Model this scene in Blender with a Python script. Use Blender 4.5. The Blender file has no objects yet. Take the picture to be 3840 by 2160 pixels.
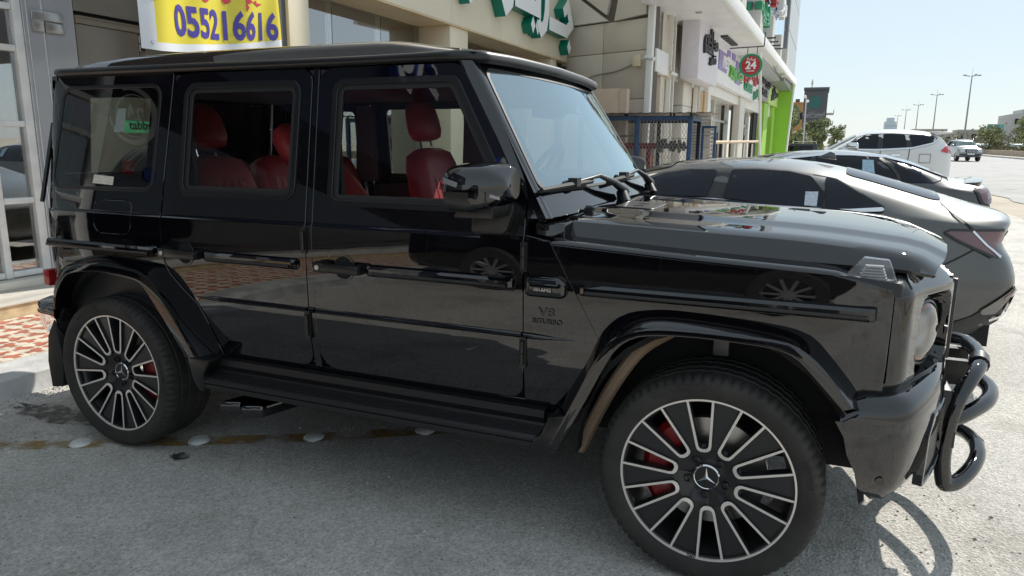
import bpy, bmesh, math, random
from math import sin, cos, pi, radians, atan2, sqrt, hypot
from mathutils import Vector, Matrix
from mathutils.bvhtree import BVHTree

random.seed(7)
SC = bpy.context.scene
COL = SC.collection

# ------------------------------------------------------------------ camera
YAW, PITCH, ROLL = -.3993, -.1992, .008
CAM = Vector((.269, -3.3233, 1.5308))
_f = Vector((sin(YAW) * cos(PITCH), cos(YAW) * cos(PITCH), sin(PITCH)))
_r = Vector((cos(YAW), -sin(YAW), 0))
_u = _r.cross(_f)
_r, _u = cos(ROLL) * _r + sin(ROLL) * _u, -sin(ROLL) * _r + cos(ROLL) * _u
cam = bpy.data.cameras.new('camera')
cam.lens = 25.025; cam.sensor_width = 36; cam.clip_start = .05; cam.clip_end = 9000
camo = bpy.data.objects.new('camera', cam); COL.objects.link(camo)
camo.matrix_world = Matrix((( _r.x, _u.x, -_f.x, CAM.x), (_r.y, _u.y, -_f.y, CAM.y), (_r.z, _u.z, -_f.z, CAM.z), (0, 0, 0, 1)))
SC.camera = camo

# ------------------------------------------------------------------ daylight
SUN = Vector((.42, 1.155, 1.0)).normalized()
EL = math.asin(SUN.z); AZ = atan2(SUN.x, SUN.y)
world = bpy.data.worlds.new('World'); SC.world = world; world.use_nodes = True
nt = world.node_tree; nt.nodes.clear()
wo = nt.nodes.new('ShaderNodeOutputWorld'); bg = nt.nodes.new('ShaderNodeBackground'); sky = nt.nodes.new('ShaderNodeTexSky')
sky.sky_type = 'NISHITA'; sky.sun_disc = False; sky.sun_elevation = EL; sky.sun_rotation = AZ
sky.altitude = 0; sky.air_density = 1.1; sky.dust_density = .3; sky.ozone_density = 2
bg.inputs['Strength'].default_value = .10
hz = nt.nodes.new('ShaderNodeMix'); hz.data_type = 'RGBA'; hz.inputs[0].default_value = .85; hz.inputs[7].default_value = (3.6, 4.15, 4.5, 1)   # pale dusty haze over the whole sky
nt.links.new(sky.outputs[0], hz.inputs[6]); nt.links.new(hz.outputs[2], bg.inputs[0])
nt.links.new(bg.outputs[0], wo.inputs[0])
sl = bpy.data.lights.new('sun', 'SUN'); sl.energy = 2.9; sl.angle = radians(.55); sl.color = (1, .95, .87)
so = bpy.data.objects.new('sun', sl); COL.objects.link(so); so.location = (0, 0, 40)
so.rotation_euler = SUN.to_track_quat('Z', 'Y').to_euler()
vs = SC.view_settings
vs.view_transform = 'Standard'; vs.look = 'None'; vs.gamma = 1; vs.use_curve_mapping = False; vs.exposure = .90
SC.render.engine = 'CYCLES'
cy = SC.cycles
cy.use_denoising = True; cy.max_bounces = 10; cy.glossy_bounces = 6; cy.transparent_max_bounces = 24; cy.transmission_bounces = 6
cy.diffuse_bounces = 4; cy.caustics_reflective = False; cy.caustics_refractive = False; cy.sample_clamp_indirect = 8

# ------------------------------------------------------------------ objects
def prop(o, label=None, cat=None, group=None, kind=None):
    if label: o['label'] = label
    if cat: o['category'] = cat
    if group: o['group'] = group
    if kind: o['kind'] = kind
    return o
def thing(name, label, cat, loc=(0, 0, 0), rz=0, group=None):
    o = bpy.data.objects.new(name, None); COL.objects.link(o)
    o.location = loc; o.rotation_euler = (0, 0, rz); o.empty_display_size = .2
    return prop(o, label, cat, group)
def rootof(o):
    while o.parent: o = o.parent
    return o
def link(name, me, parent=None):
    o = bpy.data.objects.new(name, me); COL.objects.link(o)
    if parent: o.parent = parent
    return o
def mesh(name, V, F, mat, sharp=35, bevel=0, seg=2, mi=None, origin=None):
    me = bpy.data.meshes.new(name)
    if origin: V = [(v[0] - origin[0], v[1] - origin[1], v[2] - origin[2]) for v in V]
    me.from_pydata([tuple(v) for v in V], [], F)
    for m in (mat if isinstance(mat, (list, tuple)) else [mat]): me.materials.append(m)
    if mi: me.polygons.foreach_set('material_index', mi)
    if bevel:
        bm = bmesh.new(); bm.from_mesh(me)
        bmesh.ops.remove_doubles(bm, verts=bm.verts, dist=1e-5)
        ed = [e for e in bm.edges if len(e.link_faces) == 2 and e.calc_face_angle(0) > .5]
        if ed: bmesh.ops.bevel(bm, geom=ed, offset=bevel, segments=seg, profile=.5, affect='EDGES', clamp_overlap=True)
        bm.to_mesh(me); bm.free()
    if sharp:
        me.polygons.foreach_set('use_smooth', [True] * len(me.polygons))
        me.set_sharp_from_angle(angle=radians(sharp))
    me.validate(); me.update()
    return me
def mk(name, VF, mat, parent=None, loc=None, **k):
    """mesh object from world coordinates (or the thing's own, when it is turned)"""
    V, F = VF
    if parent is not None:
        r = rootof(parent)
        org = tuple(r.location) if abs(r.rotation_euler[2]) < 1e-6 else (0, 0, 0)
        if loc is None: return link(name, mesh(name, V, F, mat, origin=org, **k), parent)
        o = link(name, mesh(name, V, F, mat, **k), parent)
        o.location = (loc[0] - org[0], loc[1] - org[1], loc[2] - org[2]); return o
    o = link(name, mesh(name, V, F, mat, **k)); 
    if loc: o.location = loc
    return o
def solo(name, VF, mat, label, cat, group=None, base=None, **k):
    """a thing that is one mesh, its origin at its base"""
    V, F = VF
    if base is None:
        n = len(V); base = (sum(v[0] for v in V) / n, sum(v[1] for v in V) / n, min(v[2] for v in V))
    o = link(name, mesh(name, V, F, mat, origin=base, **k)); o.location = base
    return prop(o, label, cat, group)
def struct(name, VF, mat, **k):
    o = link(name, mesh(name, VF[0], VF[1], mat, **k)); o['kind'] = 'structure'; return o
def dup(root, loc=None, rz=None, label=None, group=None):
    r = root.copy(); COL.objects.link(r)
    if loc is not None: r.location = loc
    if rz is not None: r.rotation_euler = (0, 0, rz)
    if label: r['label'] = label
    if group: r['group'] = group
    def rec(a, b):
        for ch in list(a.children):
            c = ch.copy(); COL.objects.link(c); c.parent = b; rec(ch, c)
    rec(root, r); return r
def at(o, loc=(0, 0, 0), rot=(0, 0, 0)):
    o.location = loc; o.rotation_euler = rot; return o

# ------------------------------------------------------------------ shapes -> (verts, faces)
def J(*ps):
    V, F = [], []
    for v, f in ps:
        n = len(V); V += list(v); F += [tuple(i + n for i in q) for q in f]
    return V, F
def box(x0, x1, y0, y1, z0, z1):
    V = [(x, y, z) for z in (z0, z1) for y in (y0, y1) for x in (x0, x1)]
    return V, [(0, 2, 3, 1), (4, 5, 7, 6), (0, 1, 5, 4), (2, 6, 7, 3), (0, 4, 6, 2), (1, 3, 7, 5)]
def tr(VF, m):
    return [tuple(m @ Vector(v)) for v in VF[0]], VF[1]
def mv(VF, x=0, y=0, z=0):
    return [(a + x, b + y, c + z) for a, b, c in VF[0]], VF[1]
def rzv(VF, a, c=(0, 0)):
    s, k = sin(a), cos(a)
    return [(c[0] + (x - c[0]) * k - (y - c[1]) * s, c[1] + (x - c[0]) * s + (y - c[1]) * k, z) for x, y, z in VF[0]], VF[1]
def flipy(VF):
    return [(x, -y, z) for x, y, z in VF[0]], [tuple(reversed(f)) for f in VF[1]]
def prism(P, ax, a, b):
    """polygon P (2-D) extruded along axis ax from a to b"""
    def q(u, v, w): return {0: (w, u, v), 1: (u, w, v), 2: (u, v, w)}[ax]
    n = len(P); V = [q(u, v, a) for u, v in P] + [q(u, v, b) for u, v in P]
    F = [tuple(range(n - 1, -1, -1)), tuple(range(n, 2 * n))] + [(i, (i + 1) % n, n + (i + 1) % n, n + i) for i in range(n)]
    return V, F
def grid(nu, nv, fn, cu=False):
    V = [fn(i, j) for j in range(nv) for i in range(nu)]; F = []
    for j in range(nv - 1):
        for i in range(nu if cu else nu - 1):
            a, b = i, (i + 1) % nu
            F.append((j * nu + a, j * nu + b, (j + 1) * nu + b, (j + 1) * nu + a))
    return V, F
def lathe(prof, ax, c=(0, 0, 0), n=32, caps=True):
    """prof: (radius, height along axis)"""
    def q(r, h, t):
        u, v = r * cos(t), r * sin(t)
        d = {0: (h, u, v), 1: (u, h, v), 2: (u, v, h)}[ax]
        return (c[0] + d[0], c[1] + d[1], c[2] + d[2])
    V, F = grid(n, len(prof), lambda i, j: q(prof[j][0], prof[j][1], 2 * pi * i / n), True)
    if caps:
        F = F + [tuple(range(n - 1, -1, -1)), tuple((len(prof) - 1) * n + i for i in range(n))]
    return V, F
def smooth_path(P, k=4):
    """Catmull-Rom through the points"""
    P = [Vector(p) for p in P]; out = []
    for i in range(len(P) - 1):
        a, b, c, d = P[max(i - 1, 0)], P[i], P[i + 1], P[min(i + 2, len(P) - 1)]
        for j in range(k):
            t = j / k
            out.append(.5 * (2 * b + (c - a) * t + (2 * a - 5 * b + 4 * c - d) * t * t + (3 * b - 3 * c + d - a) * t ** 3))
    out.append(P[-1]); return out
def tube(P, r, n=8, caps=True, closed=False):
    P = [Vector(p) for p in P]; m = len(P); V = []
    rs = r if isinstance(r, (list, tuple)) else [r] * m
    t0 = (P[1] - P[0]).normalized(); up = Vector((0, 0, 1)) if abs(t0.z) < .9 else Vector((1, 0, 0))
    nrm = t0.cross(up).normalized()
    for i in range(m):
        if closed: t = P[(i + 1) % m] - P[i - 1]
        else: t = P[min(i + 1, m - 1)] - P[max(i - 1, 0)]
        t.normalize(); nrm = (nrm - t * nrm.dot(t)).normalized(); b = t.cross(nrm)
        V += [tuple(P[i] + rs[i] * (cos(2 * pi * k / n) * nrm + sin(2 * pi * k / n) * b)) for k in range(n)]
    F = []
    for i in range(m if closed else m - 1):
        for k in range(n):
            a, b2 = i * n + k, i * n + (k + 1) % n; c, d = ((i + 1) % m) * n + (k + 1) % n, ((i + 1) % m) * n + k
            F.append((a, b2, c, d))
    if caps and not closed: F += [tuple(range(n - 1, -1, -1)), tuple((m - 1) * n + k for k in range(n))]
    return V, F
def sweep(sec, path, fr):
    """sec: list of (a,b); fr(i) -> (point, A, B) frames"""
    fs = [fr(i) for i in range(path)]
    return grid(len(sec), path, lambda i, j: tuple(fs[j][0] + sec[i][0] * fs[j][1] + sec[i][1] * fs[j][2]))
def rp(P, n=6):
    """polygon with rounded corners; a point may carry its radius as third value"""
    out = []; m = len(P)
    for i, p in enumerate(P):
        r = p[2] if len(p) > 2 else 0
        b = Vector(p[:2])
        if not r: out.append((b.x, b.y)); continue
        a, c = Vector(P[i - 1][:2]), Vector(P[(i + 1) % m][:2])
        d1, d2 = (a - b).normalized(), (c - b).normalized()
        ang = d1.angle(d2); L = r / math.tan(ang / 2); L = min(L, (a - b).length * .49, (c - b).length * .49); r2 = L * math.tan(ang / 2)
        ctr = b + (d1 + d2).normalized() * (r2 / sin(ang / 2)); s, e = b + d1 * L - ctr, b + d2 * L - ctr
        a0, a1 = atan2(s.y, s.x), atan2(e.y, e.x); da = (a1 - a0 + pi) % (2 * pi) - pi
        for k in range(n + 1):
            t = a0 + da * k / n; out.append((ctr.x + r2 * cos(t), ctr.y + r2 * sin(t)))
    return out
def circ(cx, cy, r, n=24): return [(cx + r * cos(2 * pi * k / n), cy + r * sin(2 * pi * k / n)) for k in range(n)]
def fill(P, holes=(), du=0, dv=0, cu=(), cv=()):
    """triangulated 2-D polygon with holes, cut by a lattice -> bmesh in the xy plane"""
    bm = bmesh.new()
    for L in [P] + list(holes):
        vs_ = [bm.verts.new((a, b, 0)) for a, b in L]
        for i in range(len(vs_)): bm.edges.new((vs_[i], vs_[(i + 1) % len(vs_)]))
    bmesh.ops.triangle_fill(bm, use_beauty=True, use_dissolve=False, edges=bm.edges[:])
    us = [p[0] for p in P]; vs2 = [p[1] for p in P]
    cu, cv = list(cu), list(cv)
    if du: cu += [min(us) + du * k for k in range(1, int((max(us) - min(us)) / du) + 1)]
    if dv: cv += [min(vs2) + dv * k for k in range(1, int((max(vs2) - min(vs2)) / dv) + 1)]
    for c in cu: bmesh.ops.bisect_plane(bm, geom=bm.verts[:] + bm.edges[:] + bm.faces[:], dist=1e-5, plane_co=(c, 0, 0), plane_no=(1, 0, 0))
    for c in cv: bmesh.ops.bisect_plane(bm, geom=bm.verts[:] + bm.edges[:] + bm.faces[:], dist=1e-5, plane_co=(0, c, 0), plane_no=(0, 1, 0))
    for f in bm.faces:
        if f.normal.z < 0: f.normal_flip()
    return bm
def shell(bm, fn, th, lip=.002, dep=.0018):
    """lift a flat bmesh onto fn(u,v,depth)->xyz; give it a rolled edge and thickness -> VF"""
    bm.verts.ensure_lookup_table()
    be = [e for e in bm.edges if len(e.link_faces) == 1]
    out = {}
    for e in be:
        l = e.link_loops[0]; a, b = l.vert, l.link_loop_next.vert
        d = (b.co - a.co); n = Vector((d.y, -d.x, 0)).normalized()
        for w in (a, b): out.setdefault(w, []).append(n)
    V = []; idx = {}
    for w in bm.verts: idx[w] = len(V); V.append(fn(w.co.x, w.co.y, 0))
    F = [tuple(idx[w] for w in f.verts) for f in bm.faces]
    if th:
        r1, r2 = {}, {}
        for w, ns in out.items():
            n = sum(ns, Vector()); n = n.normalized() if n.length > 1e-6 else ns[0]
            r1[w] = len(V); V.append(fn(w.co.x + n.x * lip, w.co.y + n.y * lip, dep))
            r2[w] = len(V); V.append(fn(w.co.x + n.x * lip, w.co.y + n.y * lip, th))
        for e in be:
            l = e.link_loops[0]; a, b = l.vert, l.link_loop_next.vert
            F.append((idx[b], idx[a], r1[a], r1[b])); F.append((r1[b], r1[a], r2[a], r2[b]))
    bm.free(); return V, F
def text_mesh(s, size, depth=.01, bold=0, align='CENTER', res=3):
    """flat text in the XZ plane facing -Y, baseline at z=0 (verts, faces)"""
    c = bpy.data.curves.new('txt', 'FONT'); c.body = s; c.size = size; c.extrude = depth / 2; c.offset = bold
    c.align_x = align; c.resolution_u = res
    o = bpy.data.objects.new('txt', c); COL.objects.link(o)
    bpy.context.view_layer.update()
    me = bpy.data.meshes.new_from_object(o)
    V = [(v.co.x, -v.co.z, v.co.y) for v in me.vertices]; F = [tuple(p.vertices) for p in me.polygons]
    bpy.data.objects.remove(o); bpy.data.curves.remove(c); bpy.data.meshes.remove(me)
    return V, F
FORMS = {}
def _forms():
    two = {'\u0627': 0xFE8D, '\u062f': 0xFEA9, '\u0630': 0xFEAB, '\u0631': 0xFEAD, '\u0632': 0xFEAF, '\u0648': 0xFEED, '\u0629': 0xFE93, '\u0625': 0xFE87, '\u0649': 0xFEEF}
    four = {'\u0628': 0xFE8F, '\u062a': 0xFE95, '\u062b': 0xFE99, '\u062c': 0xFE9D, '\u062d': 0xFEA1, '\u062e': 0xFEA5, '\u0633': 0xFEB1, '\u0634': 0xFEB5, '\u0635': 0xFEB9, '\u0636': 0xFEBD,
            '\u0637': 0xFEC1, '\u0639': 0xFEC9, '\u063a': 0xFECD, '\u0641': 0xFED1, '\u0642': 0xFED5, '\u0643': 0xFED9, '\u0644': 0xFEDD, '\u0645': 0xFEE1, '\u0646': 0xFEE5, '\u0647': 0xFEE9, '\u064a': 0xFEF1}
    for k, b in two.items(): FORMS[k] = (b, b + 1)
    for k, b in four.items(): FORMS[k] = (b, b + 1, b + 2, b + 3)
_forms()
def arab(s):
    """joined letter forms in visual order"""
    out = []
    for i, ch in enumerate(s):
        if ch not in FORMS: out.append(ch); continue
        f = FORMS[ch]
        pj = i > 0 and s[i - 1] in FORMS and len(FORMS[s[i - 1]]) == 4
        nj = i + 1 < len(s) and s[i + 1] in FORMS and len(f) == 4
        out.append(chr(f[3] if pj and nj else f[2] if nj else f[1] if pj else f[0]))
    return ''.join(reversed(out))
def face_x(VF, x, y, z, flat=1.0):
    """text made by text_mesh turned to face +X, reading along +Y"""
    return [(x - b * flat, y + a, z + c) for a, b, c in VF[0]], VF[1]

# ------------------------------------------------------------------ materials
def new_mat(name):
    m = bpy.data.materials.new(name); m.use_nodes = True
    n = m.node_tree; return m, n, n.nodes['Principled BSDF']
def noise_ramp(n, scale, c0, c1, lo=.35, hi=.65, detail=5, coord='Object', sc=(1, 1, 1)):
    tc = n.nodes.new('ShaderNodeTexCoord'); mp = n.nodes.new('ShaderNodeMapping'); mp.inputs['Scale'].default_value = sc
    nz = n.nodes.new('ShaderNodeTexNoise'); nz.inputs['Scale'].default_value = scale; nz.inputs['Detail'].default_value = detail
    rm = n.nodes.new('ShaderNodeValToRGB'); rm.color_ramp.elements[0].position = lo; rm.color_ramp.elements[1].position = hi
    rm.color_ramp.elements[0].color = (*c0, 1); rm.color_ramp.elements[1].color = (*c1, 1)
    n.links.new(tc.outputs[coord], mp.inputs[0]); n.links.new(mp.outputs[0], nz.inputs['Vector']); n.links.new(nz.outputs[0], rm.inputs[0])
    return rm.outputs[0], nz.outputs[0]
def bump(n, b, h, strength, dist=.01):
    bp = n.nodes.new('ShaderNodeBump'); bp.inputs['Strength'].default_value = strength; bp.inputs['Distance'].default_value = dist
    n.links.new(h, bp.inputs['Height']); n.links.new(bp.outputs[0], b.inputs['Normal'])
def mat(name, col, rough=.5, metal=0, coat=0, var=0, scale=6, spec=.5, bmp=0, bscale=80, emit=None, sc=(1, 1, 1), coatr=.03):
    m, n, b = new_mat(name)
    b.inputs['Base Color'].default_value = (*col, 1); b.inputs['Roughness'].default_value = rough; b.inputs['Metallic'].default_value = metal
    b.inputs['Coat Weight'].default_value = coat; b.inputs['Coat Roughness'].default_value = coatr; b.inputs['Specular IOR Level'].default_value = spec
    if var:
        c, _ = noise_ramp(n, scale, tuple(x * (1 - var) for x in col), tuple(min(1, x * (1 + var)) for x in col), sc=sc)
        n.links.new(c, b.inputs['Base Color'])
    if bmp:
        _, h = noise_ramp(n, bscale, (0, 0, 0), (1, 1, 1)); bump(n, b, h, bmp)
    if emit: b.inputs['Emission Color'].default_value = (*emit[:3], 1); b.inputs['Emission Strength'].default_value = emit[3]
    return m
def glass(name, tint, refl=1.0, rough=0.0, gcol=(1, 1, 1), base=0.0, ior=1.5):
    """thin sheet glass: tinted see-through plus a mirror image that grows at grazing angles"""
    m, n, b = new_mat(name); n.nodes.remove(b)
    out = n.nodes['Material Output']; t = n.nodes.new('ShaderNodeBsdfTransparent'); t.inputs[0].default_value = (*tint, 1)
    g = n.nodes.new('ShaderNodeBsdfGlossy'); g.inputs['Roughness'].default_value = rough; g.inputs[0].default_value = (*gcol, 1)
    fr = n.nodes.new('ShaderNodeFresnel'); fr.inputs[0].default_value = ior
    mu = n.nodes.new('ShaderNodeMath'); mu.operation = 'MULTIPLY_ADD'; mu.inputs[1].default_value = refl; mu.inputs[2].default_value = base; mu.use_clamp = True
    mx = n.nodes.new('ShaderNodeMixShader')
    n.links.new(fr.outputs[0], mu.inputs[0]); n.links.new(mu.outputs[0], mx.inputs[0]); n.links.new(t.outputs[0], mx.inputs[1]); n.links.new(g.outputs[0], mx.inputs[2])
    n.links.new(mx.outputs[0], out.inputs[0]); return m
def paint(name, col, rough=.35, metal=.0, coat=1.0, dust=.0, dcol=(.3, .27, .23), cior=1.6, spec=.3):
    """car paint under lacquer with a thin uneven film of dust"""
    m, n, b = new_mat(name)
    b.inputs['Metallic'].default_value = metal; b.inputs['Coat Weight'].default_value = coat; b.inputs['Coat Roughness'].default_value = .02; b.inputs['Coat IOR'].default_value = cior; b.inputs['Specular IOR Level'].default_value = spec
    b.inputs['Roughness'].default_value = rough
    c, h = noise_ramp(n, 3.0, tuple(col[i] * (1 - dust) + dcol[i] * dust for i in range(3)), tuple(col[i] * (1 - 2 * dust) + dcol[i] * 2 * dust for i in range(3)), .3, .75, 6)
    n.links.new(c, b.inputs['Base Color'])
    w, h2 = noise_ramp(n, 2.2, (0, 0, 0), (1, 1, 1), .2, .8, 1)
    bp = n.nodes.new('ShaderNodeBump'); bp.inputs['Strength'].default_value = .06; bp.inputs['Distance'].default_value = .008
    n.links.new(h2, bp.inputs['Height']); n.links.new(bp.outputs[0], b.inputs['Coat Normal'])
    return m
BLACK = paint('black_paint', (.0022, .0022, .0036), .4, 0, 1, .0025, cior=1.72, spec=0)
TRIM = mat('black_trim', (.006, .006, .0065), .36, 0, .15)
SATIN = mat('satin_black', (.011, .011, .012), .42)
RUBBER = mat('rubber', (.012, .012, .012), .6, bmp=.05)
TYRE = mat('tyre_rubber', (.027, .025, .0225), .68, var=.3, scale=9, bmp=.08, bscale=120)
DARK = mat('dark_inside', (.008, .008, .008), .8)
SILVER = mat('machined_rim', (.78, .73, .67), .38, .35)
RIMBLK = mat('rim_black', (.012, .012, .014), .4, 0, .25)
CHROME = mat('chrome', (.75, .75, .77), .07, 1)
STEEL = mat('brake_disc', (.5, .49, .47), .32, .9, var=.12, scale=14)
REDC = mat('caliper_red', (.24, .007, .010), .35, 0, .3)
LEATHER = mat('red_leather', (.52, .035, .042), .45, bmp=.08, bscale=200, var=.12)
BLKLEA = mat('black_leather', (.02, .02, .022), .5)
GLASS_SIDE = glass('side_glass', (.85, .90, .87), 1.1)
GLASS_WS = glass('windscreen_glass', (.90, .97, .97), 1.0, gcol=(.78, .94, 1.0), base=.30)
GLASS_TINT = glass('tinted_glass', (.035, .04, .05), 1.1)
FRIT = mat('glass_border', (.006, .006, .008), .12)
WHITE = mat('white', (.8, .8, .78), .5)
LENS = glass('clear_lens', (.92, .94, .95), 1.3, base=.05)
REDLENS = mat('red_lens', (.35, .01, .012), .15, 0, .6)

# ================================================================== the black off-road car
# x runs to its nose, the camera stands on its -y side, z = 0 is the tarmac, the front axle is x = 0
SUV = thing('off_road_car', 'large glossy black boxy off-road car with red seats, nearest to the camera', 'car', (-1.4, 0, 0))
def sy(x, z):
    if z >= 1.196: y = .893 - .1567 * (z - 1.196)
    elif z >= 1.184: y = .893 + (1.196 - z) / .012 * .008
    elif z >= .823: y = .901 + .004 * sin(pi * (z - .823) / .361)
    else: y = .901 - .035 * ((.823 - z) / .3) ** 2
    if x > .40: y -= (x - .40) ** 2 * 1.3
    if x < -3.28: y -= (x + 3.28) ** 2 * 4.5
    return y
def sfn(off=0): return lambda u, v, d: (u, -(sy(u, v) + off - d), v)
CV = [.823, .83, 1.178, 1.184, 1.196, 1.202]
def sidepan(name, P, holes, par, m, off=0, th=.014, du=.085, dv=.06, sides='RL', **k):
    """body-side panel(s); par maps 'R'/'L' to parents"""
    res = {}
    VF = shell(fill(P, holes, du, dv, cv=CV), sfn(off), th)
    for s in sides:
        res[s] = mk(name, VF if s == 'R' else flipy(VF), m, par[s] if isinstance(par, dict) else par, sharp=28, **k)
    return res
def pair(name, VF, m, par, sides='RL', **k):
    return {s: mk(name, VF if s == 'R' else flipy(VF), m, par[s] if isinstance(par, dict) else par, **k) for s in sides}

# ---- doors
fwin = rp([(-1.598, 1.278, .05), (-.735, 1.278, .02), (-1.032, 1.787, .06), (-1.598, 1.787, .06)])
fdoor = rp([(-1.668, .561, .09), (-.711, .561, .06), (-.711, 1.318, .03), (-1.018, 1.835, .07), (-1.676, 1.835, .07)])
rwin = rp([(-2.432, 1.290, .055), (-1.775, 1.290, .06), (-1.768, 1.790, .06), (-2.418, 1.790, .07)])
rdoor = rp([(-2.232, .561, .05), (-1.712, .561, .06), (-1.712, 1.836, .06), (-2.490, 1.836, .08), (-2.538, 1.20), (-2.532, .985), (-2.500, .93), (-2.43, .86), (-2.34, .79), (-2.29, .70)])
FD = sidepan('front_door', fdoor, [fwin], SUV, BLACK)
RD = sidepan('rear_door', rdoor, [rwin], SUV, BLACK)
def inset(P, d):
    n = len(P); out = []
    for i in range(n):
        a, b, c = Vector(P[i - 1]), Vector(P[i]), Vector(P[(i + 1) % n])
        e1, e2 = (b - a), (c - b)
        if e1.length < 1e-6 or e2.length < 1e-6: out.append(tuple(b)); continue
        n1, n2 = Vector((-e1.y, e1.x)).normalized(), Vector((-e2.y, e2.x)).normalized()
        m = (n1 + n2).normalized(); out.append(tuple(b + m * d / max(.4, m.dot(n1))))
    return out
def winframe(name, P, d, par, m, off=.004, sides='RL', th=.02):
    return sidepan(name, inset(P, -.002), [inset(P, d)], par, m, off, th, sides=sides, dv=.1)
for P, D in ((fwin, FD), (rwin, RD)):
    winframe('window_frame', P, .020, D, TRIM, .007)
    winframe('window_seal', inset(P, .019), .022, D, RUBBER, -.002, th=.012)
    sidepan('window_glass', inset(P, .032), [], D, GLASS_SIDE, -.008, 0, du=.2, dv=.2)
# ---- rear body side with its window
quart = [(-3.42, .70), (-3.445, .98), (-3.440, 1.08), (-3.405, 1.20), (-3.30, 1.80), (-3.28, 1.846), (-2.50, 1.846)] + \
        [(-2.499, 1.83), (-2.549, 1.20), (-2.541, .978), (-2.508, .92), (-2.437, .852), (-2.348, .783), (-2.298, .695), (-2.243, .55), (-2.26, .54), (-2.33, .60), (-2.50, .80), (-2.62, .91), (-2.83, .945), (-3.02, .94), (-3.20, .89), (-3.30, .80), (-3.33, .66)]
quart = quart[::-1]
qwin = rp([(-3.312, 1.296, .06), (-2.606, 1.302, .06), (-2.568, 1.793, .06), (-3.238, 1.793, .07)])
flap = rp([(-2.996, 1.088, .05), (-2.738, 1.088, .05), (-2.733, 1.255, .035), (-2.990, 1.255, .035)])
QP = sidepan('rear_body_side', quart, [inset(qwin, .004), flap], SUV, BLACK)
winframe('window_frame', qwin, .012, QP, TRIM, .003)
sidepan('window_border', inset(qwin, .014), [rp([(-3.225, 1.352, .03), (-2.660, 1.352, .03), (-2.637, 1.737, .03), (-3.165, 1.737, .03)])], QP, FRIT, -.003, 0, dv=.2, du=.2)
sidepan('window_glass', inset(qwin, .014), [], QP, GLASS_SIDE, -.001, 0, du=.2, dv=.2)
sidepan('fuel_flap', inset(flap, .006), [], QP, BLACK, sides='R')
# ---- pillars, sill and scuttle side
sidepan('centre_pillar', [(-1.706, .548), (-1.674, .548), (-1.682, 1.838), (-1.706, 1.838)], [], SUV, BLACK, -.003)
sidepan('pillar_base', [(-1.775, .53), (-1.60, .53), (-1.613, .70), (-1.613, 1.845), (-1.755, 1.845), (-1.765, .70)], [], SUV, BLACK, -.019)
sidepan('pillar_base', [(-2.56, 1.75), (-2.44, 1.80), (-2.44, 1.845), (-2.52, 1.845)], [], SUV, BLACK, -.019)
sidepan('sill_panel', [(-2.27, .50), (-.56, .50), (-.575, .555), (-2.235, .555)], [], SUV, BLACK, -.003)
sidepan('roof_side', [(-2.49, 1.80), (-1.02, 1.80), (-1.02, 1.857), (-2.49, 1.857)], [], SUV, BLACK, -.021)
sidepan('scuttle_side', [(-.704, .548), (-.585, .548), (-.50, .65), (-.435, .77), (-.41, .838), (-.607, 1.184), (-.70, 1.196), (-.704, 1.31)][:6] + [(-.704, 1.20)], [], SUV, BLACK, -.001)
# ---- front wing
wing = [(-.405, .832), (-.36, .905), (-.30, .945), (-.16, .95), (.02, .948), (.21, .935), (.29, .905), (.35, .86), (.48, .70), (.516, .70), (.519, 1.095), (.34, 1.135), (-.08, 1.152), (-.598, 1.178)]
FW = sidepan('front_wing', wing, [], SUV, BLACK)
def wingtop(i, j):
    x = -.60 + (1.119) * i / 20
    ze = 1.178 + (x + .598) / .518 * (-.026) if x < -.08 else 1.152 - (x + .08) / .42 * .017 if x < .34 else 1.135 - (x - .34) / .18 * .040
    yo = sy(x, 1.10) - .001
    k = [(yo, -.006), (yo - .005, .004), (yo - .016, .011), (yo - .035, .014), (.78, .016), (.70, .016), (.70, -.05)][j]
    return (x, -k[0], ze + k[1])
WT = grid(21, 7, wingtop); WT = (WT[0], [f[::-1] for f in WT[1]])
pair('wing_top', WT, BLACK, FW, sharp=50)
# ---- mouldings along the side
def strip(x0, x1, par, s='R', z0=.993, z1=1.046, taper=.022):
    zc = (z0 + z1) / 2
    o = {}
    sec = [(z0, 0), (z0 + .006, .020), (zc - .012, .029), (zc + .010, .029), (z1 - .006, .020), (z1, 0)]
    def f(i, j):
        xs = [x0, x0 + taper * .35, x0 + taper, x1 - taper, x1 - taper * .35, x1]; k = [.0, .75, 1, 1, .75, 0][j]
        z, d = sec[i]; z = zc + (z - zc) * (.75 + .25 * min(1, k + .2)); return (xs[j], -(sy(xs[j], z) + d * k - .002), z)
    a = grid(6, 6, f); a = (a[0], [q for q in a[1]])
    o = mk('trim_strip', a, BLACK, par, sharp=20)
    def g(i, j):
        x = [x0 + taper * 1.3, x1 - taper * 1.3][j]; z = [zc - .015, zc - .0115, zc - .004, zc - .001][i]; d = [.0275, .0325, .0335, .030][i]
        return (x, -(sy(x, z) + d), z)
    mk('trim_insert', grid(4, 2, g), SATIN, o if rootof(o) == SUV and o.parent == SUV else par, sharp=20)
strip(-3.372, -2.576, QP['R']); strip(-2.272, -1.746, RD['R']); strip(-1.394, -.736, FD['R']); strip(-.486, .478, FW['R'])
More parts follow.
